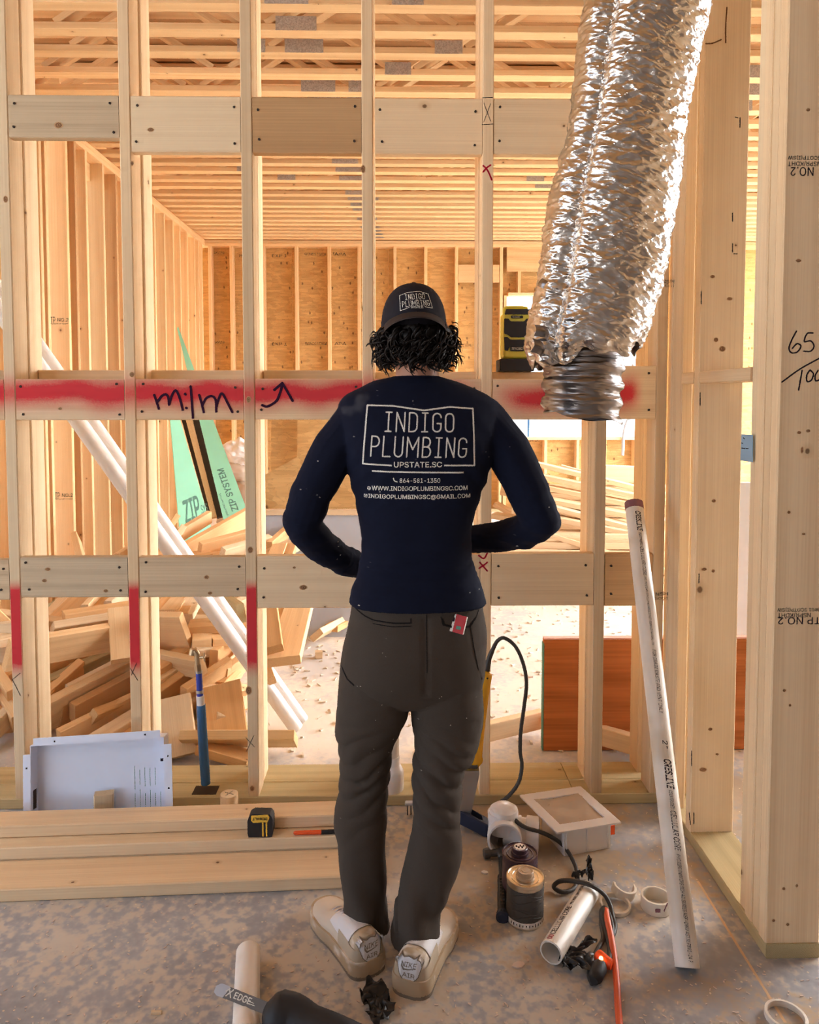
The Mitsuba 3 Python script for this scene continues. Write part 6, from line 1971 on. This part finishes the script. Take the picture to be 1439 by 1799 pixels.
# fill below and behind
rp = random.Random(21)
def heap_h(x, y): return .80 * math.exp(-((x + 1.45) / .85) ** 2) * math.exp(-((y - 4.5) / 1.15) ** 2) + .30 * math.exp(-((x + 1.5) / .6) ** 2 - ((y - 3.4) / .45) ** 2)
for i in range(42):
    x, y = rp.uniform(-2.2, -.62), rp.uniform(3.15, 6.0)
    h = heap_h(x, y) * rp.uniform(.15, .8)
    a, L, tl = rp.gauss(.5, .7), rp.uniform(.25, .8), rp.uniform(-.25, .25)
    w = rp.choice((W4, W4, W6, W8))
    d = np.array([math.cos(a), math.sin(a), tl]) * L / 2
    V, F, Uq = board_mesh(np.array([x, y, h]) - d, np.array([x, y, h]) + d, w, TK, (rp.uniform(-.5, .5), rp.uniform(-.7, .2), .8))
    if V[:, 0].min() < XL + .03: V = V + [XL + .03 - V[:, 0].min(), 0, 0]
    if V[:, 1].min() < Y3 + .02: V = V + [0, Y3 + .02 - V[:, 1].min(), 0]
    if i == 25: V = V - [0, 0, .115]
    if V[:, 2].min() < .003: V = V + [0, 0, .003 - V[:, 2].min()]
    k = put('lumber_offcut', (V, F), ('pine_warm', 'pine_orange', 'pine')[i % 3], uv=Uq); tag(k, HL, 'wood scrap', HEAP)
k = thing('wood_cube', 'small wood cube alone on the chip covered floor behind the wall', 'wood block'); c = atZ(560, 1150, .02); board('cut_piece', c - [.02, 0, 0], c + [.02, .005, 0], .04, .04, parent=k)

# ------------------------------------------------------------------ sheets leaning at the left of the far room
def quad_panel(base, label, cat_, pts, th, mat, edge=None, group=None):
    """pts: (px, py, Y) corners in order; a flat sheet with thickness"""
    k = thing(base, label, cat_, group)
    P = np.array([atY(*p) for p in pts])
    c = P.mean(0)
    _, _, vt = np.linalg.svd(P - c)
    n = vt[2] if vt[2][1] < 0 else -vt[2]
    P = P - np.outer((P - c) @ n, n)
    ex = nrm(P[1] - P[0]); ey = np.cross(n, ex)
    q = [((p - c) @ ex, (p - c) @ ey) for p in P]
    m = poly_mesh(Polygon(q), th)
    Mx = basis(c - n * th, ex, ey, n)
    uv = np.asarray(m.vertices)[:, :2] + [40.0 * (700 + len(labels)) + 10, 3]
    put('sheet', xf(m, Mx), mat, uv=uv if mat == 'osb' else None, parent=k)
    return k, Mx, np.array(q), th


def on_panel(Mx, th, m, base, mat, parent):
    m = m.copy(); m.apply_translation([0, 0, th + .0004]); return put(base, xf(m, Mx), mat, parent=parent)


k, Mx, q, th = quad_panel('green_panel', 'green sheathing panel leaning left of the dark gap, printed at its foot', 'sheathing panel', [(322, 960, 5.6), (372, 930, 5.85), (303, 680, 6.35), (296, 700, 6.3), (301, 792, 6.1), (307, 870, 5.9)], .012, 'zip_green')


def on_local(px, py):
    d = ray(px, py); nn = Mx[:3, 2]; h = CAM + d * (((Mx[:3, 3] + nn * th) - CAM) @ nn) / (d @ nn) - Mx[:3, 3]
    return np.array([h @ Mx[:3, 0], h @ Mx[:3, 1]])


for s_, bd_, pa, pb, pcn in (('ZIP', True, (327, 921), (354, 908), (320, 881)), ('SYS', False, (355, 904), (366, 899), (352, 888))):
    t = text(s_, 1.0, .0008, bd_); bb = t.bounds; v = np.asarray(t.vertices)
    a_, b_, c_ = on_local(*pa), on_local(*pb), on_local(*pcn)
    uv_ = a_ + ((v[:, :1] - bb[0][0]) / (bb[1][0] - bb[0][0])) * (b_ - a_) + ((v[:, 1:2] - bb[0][1]) / (bb[1][1] - bb[0][1])) * (c_ - a_)
    t.vertices = np.column_stack([uv_, np.where(v[:, 2] > .0004, .0012, 0)])
    if t.volume < 0: t.invert()
    on_panel(Mx, th, t, 'print', 'zip_print', k)
k, Mx, q, th = quad_panel('green_panel', 'tall green sheathing panel leaning right of the dark gap, tip above the red band', 'sheathing panel', [(398, 935, 5.85), (440, 912, 5.95), (313, 573, 7.0), (311, 577, 7.0)], .012, 'zip_green')
dn_ = nrm(q[2] - q[1])
for i, s in enumerate(('ZIP SYSTEM', 'SHEATHING AND TAPE')):
    t = text(s, .05 if i == 0 else .014, .0008, i == 0); L = t.bounds[1][0]; t.apply_transform(rotz(math.atan2(dn_[1], dn_[0]))); o = q[1] + dn_ * .12 + (q[0] - q[1]) * (.30 if i == 0 else .72); t.apply_translation([o[0], o[1], 0]); on_panel(Mx, th, t, 'print', 'zip_print', k)
quad_panel('panel_strip', 'pale plywood strip leaning between the two green panels', 'board', [(372, 908, 5.95), (381, 908, 5.97), (334, 720, 6.5), (322, 720, 6.5)], .03, 'plywood')
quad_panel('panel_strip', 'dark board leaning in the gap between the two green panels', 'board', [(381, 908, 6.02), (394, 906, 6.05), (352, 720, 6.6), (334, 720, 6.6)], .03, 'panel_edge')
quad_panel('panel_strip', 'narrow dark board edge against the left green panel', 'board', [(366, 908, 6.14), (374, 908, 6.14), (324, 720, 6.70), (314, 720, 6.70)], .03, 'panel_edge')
quad_panel('osb_sheet', 'orange strand board sheet standing left of the man, behind the pale one', 'board', [(474, 1016, 6.0), (521, 1016, 6.0), (523, 715, 6.4), (477, 715, 6.4)], .012, 'osb')
quad_panel('osb_sheet', 'orange strand board sheet standing behind the man left shoulder', 'board', [(519, 1020, 5.92), (600, 1020, 5.92), (606, 715, 6.3), (523, 715, 6.3)], .012, 'osb')
quad_panel('osb_sheet', 'pale strand board sheet with slanted top left of the man', 'board', [(446, 895, 4.845), (640, 895, 4.845), (640, 745, 4.97), (545, 790, 4.93), (446, 845, 4.89)], .012, 'osb')
quad_panel('grey_sheet', 'grey blue sheet leaning under the pale strand board', 'board', [(446, 1125, 4.50), (640, 1125, 4.50), (640, 904, 4.83), (446, 904, 4.83)], .02, 'grey_board')
k = thing('cross_timber', 'pine timber lying level on top of the grey blue sheet', 'lumber'); board('timber', atY(446, 899, 4.84), atY(645, 899, 4.84), .038, .06, parent=k)
bkk = thing('plastic_bag', 'white plastic bag lying on brown sacks below the far wall', 'bag')
b = trimesh.creation.icosphere(4, 1.0); b.apply_scale([.21, .16, .14]); displace(b, lambda p, n: (meshkit.fbm(p * 16, 3, 2) - .5) * .11); b.apply_translation(atY(424, 795, 7.9)); put('bag', b, 'bag_white', smooth=30, parent=bkk)
for i, (px, py, s) in enumerate(((420, 826, .8), (436, 868, .95), (430, 915, 1.1))):
    k = thing('brown_sack', ('brown sack under the white plastic bag', 'larger brown sack below the first, behind the third stud', 'lowest brown sack, on the floor by the far wall')[i], 'sack')
    b = trimesh.creation.icosphere(4, 1.0); b.apply_scale([.27 * s, .18, .17 * s]); displace(b, lambda p, n: (meshkit.fbm(p * 9, 3, 5 + i) - .5) * .07); b.apply_translation(atY(px, py, 7.95)); put('sack', b, 'sack_brown', smooth=35, parent=k)

# ------------------------------------------------------------------ lumber at the right of the far room
def lum(a, b, Y0, Y1, w, t, label, up=(0, 0, 1), mat='pine'):
    Y0, Y1 = 5.36 + (Y0 - 3.9) * .8, 5.36 + (Y1 - 3.9) * .8
    if label == RL: _rl[0] += 1; label = f'{ORD[_rl[0] - 1]} plain pale board, counted down the lumber stack behind the right studs'
    k = thing('long_lumber', label, 'lumber', 'long boards stacked at the right of the far room')
    board('timber', atY(a[0], a[1], Y0), atY(b[0], b[1], Y1), w, t, up, mat, k)
_rl = [0]
RL = 'long pale board in the lumber stack behind the right studs'
lum((880, 800), (1180, 872), 5.2, 4.9, TK, W8, 'topmost sloping board of the lumber stack below the window')
lum((900, 826), (1180, 884), 5.0, 4.7, TK, W8, RL); lum((905, 845), (1180, 900), 4.9, 4.6, TK, W8, RL); lum((985, 822), (1060, 842), 5.6, 5.5, .06, W4, 'short round edged board end above the lumber stack')
lum((1040, 830), (1135, 834), 5.62, 5.62, W6, W8, 'bright square timber behind the sloping boards, right of the sixth stud')
lum((900, 866), (1180, 918), 4.7, 4.4, TK, W10, RL); lum((930, 880), (1180, 945), 4.5, 4.2, TK, W8, RL); lum((900, 895), (1180, 950), 4.4, 4.1, TK, W8, RL)
lum((930, 925), (1180, 1005), 4.2, 3.9, TK, W8, RL); lum((895, 950), (1200, 968), 4.1, 4.0, W6, TK, 'orange faced wide board at the front of the right lumber stack', (0, -.3, 1)); lum((880, 985), (1200, 992), 4.0, 3.9, W8, TK, 'lowest orange faced board of the right lumber stack', (0, -.3, 1))
lum((880, 860), (940, 872), 5.0, 4.9, W4, TK, RL); lum((870, 885), (905, 905), 4.8, 4.7, TK, W4, RL); lum((868, 905), (910, 912), 4.6, 4.5, TK, W6, RL)
for i in range(8):
    z = .03 + .056 * i; y0 = 5.38 + .02 * i
    k = thing('long_lumber', 'long board low in the lumber stack behind the right studs', 'lumber', 'long boards stacked at the right of the far room')
    board('timber', (.85, y0 + .08, z), (2.7, y0, z), .05, W10, (0, 0, 1), 'pine', k)
for i in range(12):
    z = .03 + .055 * i; y0 = 6.70 + .06 * (i % 2)
    k = thing('long_lumber', 'long board in the far lumber stack below the window', 'lumber', 'long boards stacked at the right of the far room')
    board('timber', (1.35, y0, z), (3.2, y0 - .1, z), .05, W10, (0, 0, 1), 'pine', k)
# sheet goods
k, Mx, q, th = quad_panel('plywood_sheet', 'red brown plywood sheet standing on edge behind the wall at the right', 'board', [(956, 1328, 3.00), (1500, 1329, 3.00), (1500, 1124, 3.00), (956, 1124, 3.00)], .030, 'plywood_red')
pz = atY(956, 1124, 3.0)
put('sheet_edge', boxm((1.225, .0305, .006), (pz[0] + .6125, 3.014, pz[2] + .003)), 'pink_edge', parent=k)
put('sheet_end', boxm((.004, .031, pz[2] - .02), (pz[0] - .001, 3.015, pz[2] / 2 - .005)), 'zip_print', parent=k)
uvq = None
kk = f'{k}__sheet'
V, F, Uv = sheet_mesh((pz[0], 3.0, .004), (1.225, 0, 0), (0, 0, pz[2] - .004), -.028)
scene[kk] = mikit.ply((V, F), 'plywood_red', uv=Uv)
k = thing('white_board_sheets', 'bright white wallboard stack seen through the gap right of the wide stud', 'board')
for i in range(3):
    put('wallboard', boxm((.9, .013, .80), (atY(1290, 1000, 3.7)[0] + .42 + .01 * i, 3.7 + .014 * i, .62)), 'drywall_white', parent=k)
put('support', boxm((.9, .20, .216), (atY(1290, 1000, 3.7)[0] + .42, 3.76, .108)), 'pine', parent=k)
k = thing('white_plank', 'white edged plank lying on the floor behind the fifth stud', 'lumber')
a, b = atZ(845, 1292, .07), atZ(952, 1262, .07)
board('timber', a - [.1, .03, 0], b, .075, .04, (0, 0, 1), 'pine', k)
k = thing('white_plank', 'short plank turned towards the red brown plywood sheet', 'lumber'); a2 = b + [.03, -.02, 0]; board('timber', a2, a2 + [.35, -.28, 0], .075, .04, (0, 0, 1), 'pine', k)
# blue strap hanging in the window
k = thing('blue_strap', 'teal strap hanging in the bright far window', 'strap'); a, b = atY(928, 700, YB + .05), atY(929, 768, YB + .05); put('strap', boxm((.022, .004, a[2] - b[2]), (a + b) / 2), 'blue_sleeve', parent=k)
k = thing('grey_cable', 'grey cable end curling in the far window at right', 'cable'); put('cable', tube(catmull([atY(1112, 640, YB - .022), atY(1113, 690, YB - .022), atY(1112, 728, YB - .022), atY(1102, 740, YB - .022), atY(1096, 764, YB - .022), atY(1094, 800, YB - .022)], 6), .02, 10), 'grey_board', smooth=True, parent=k)
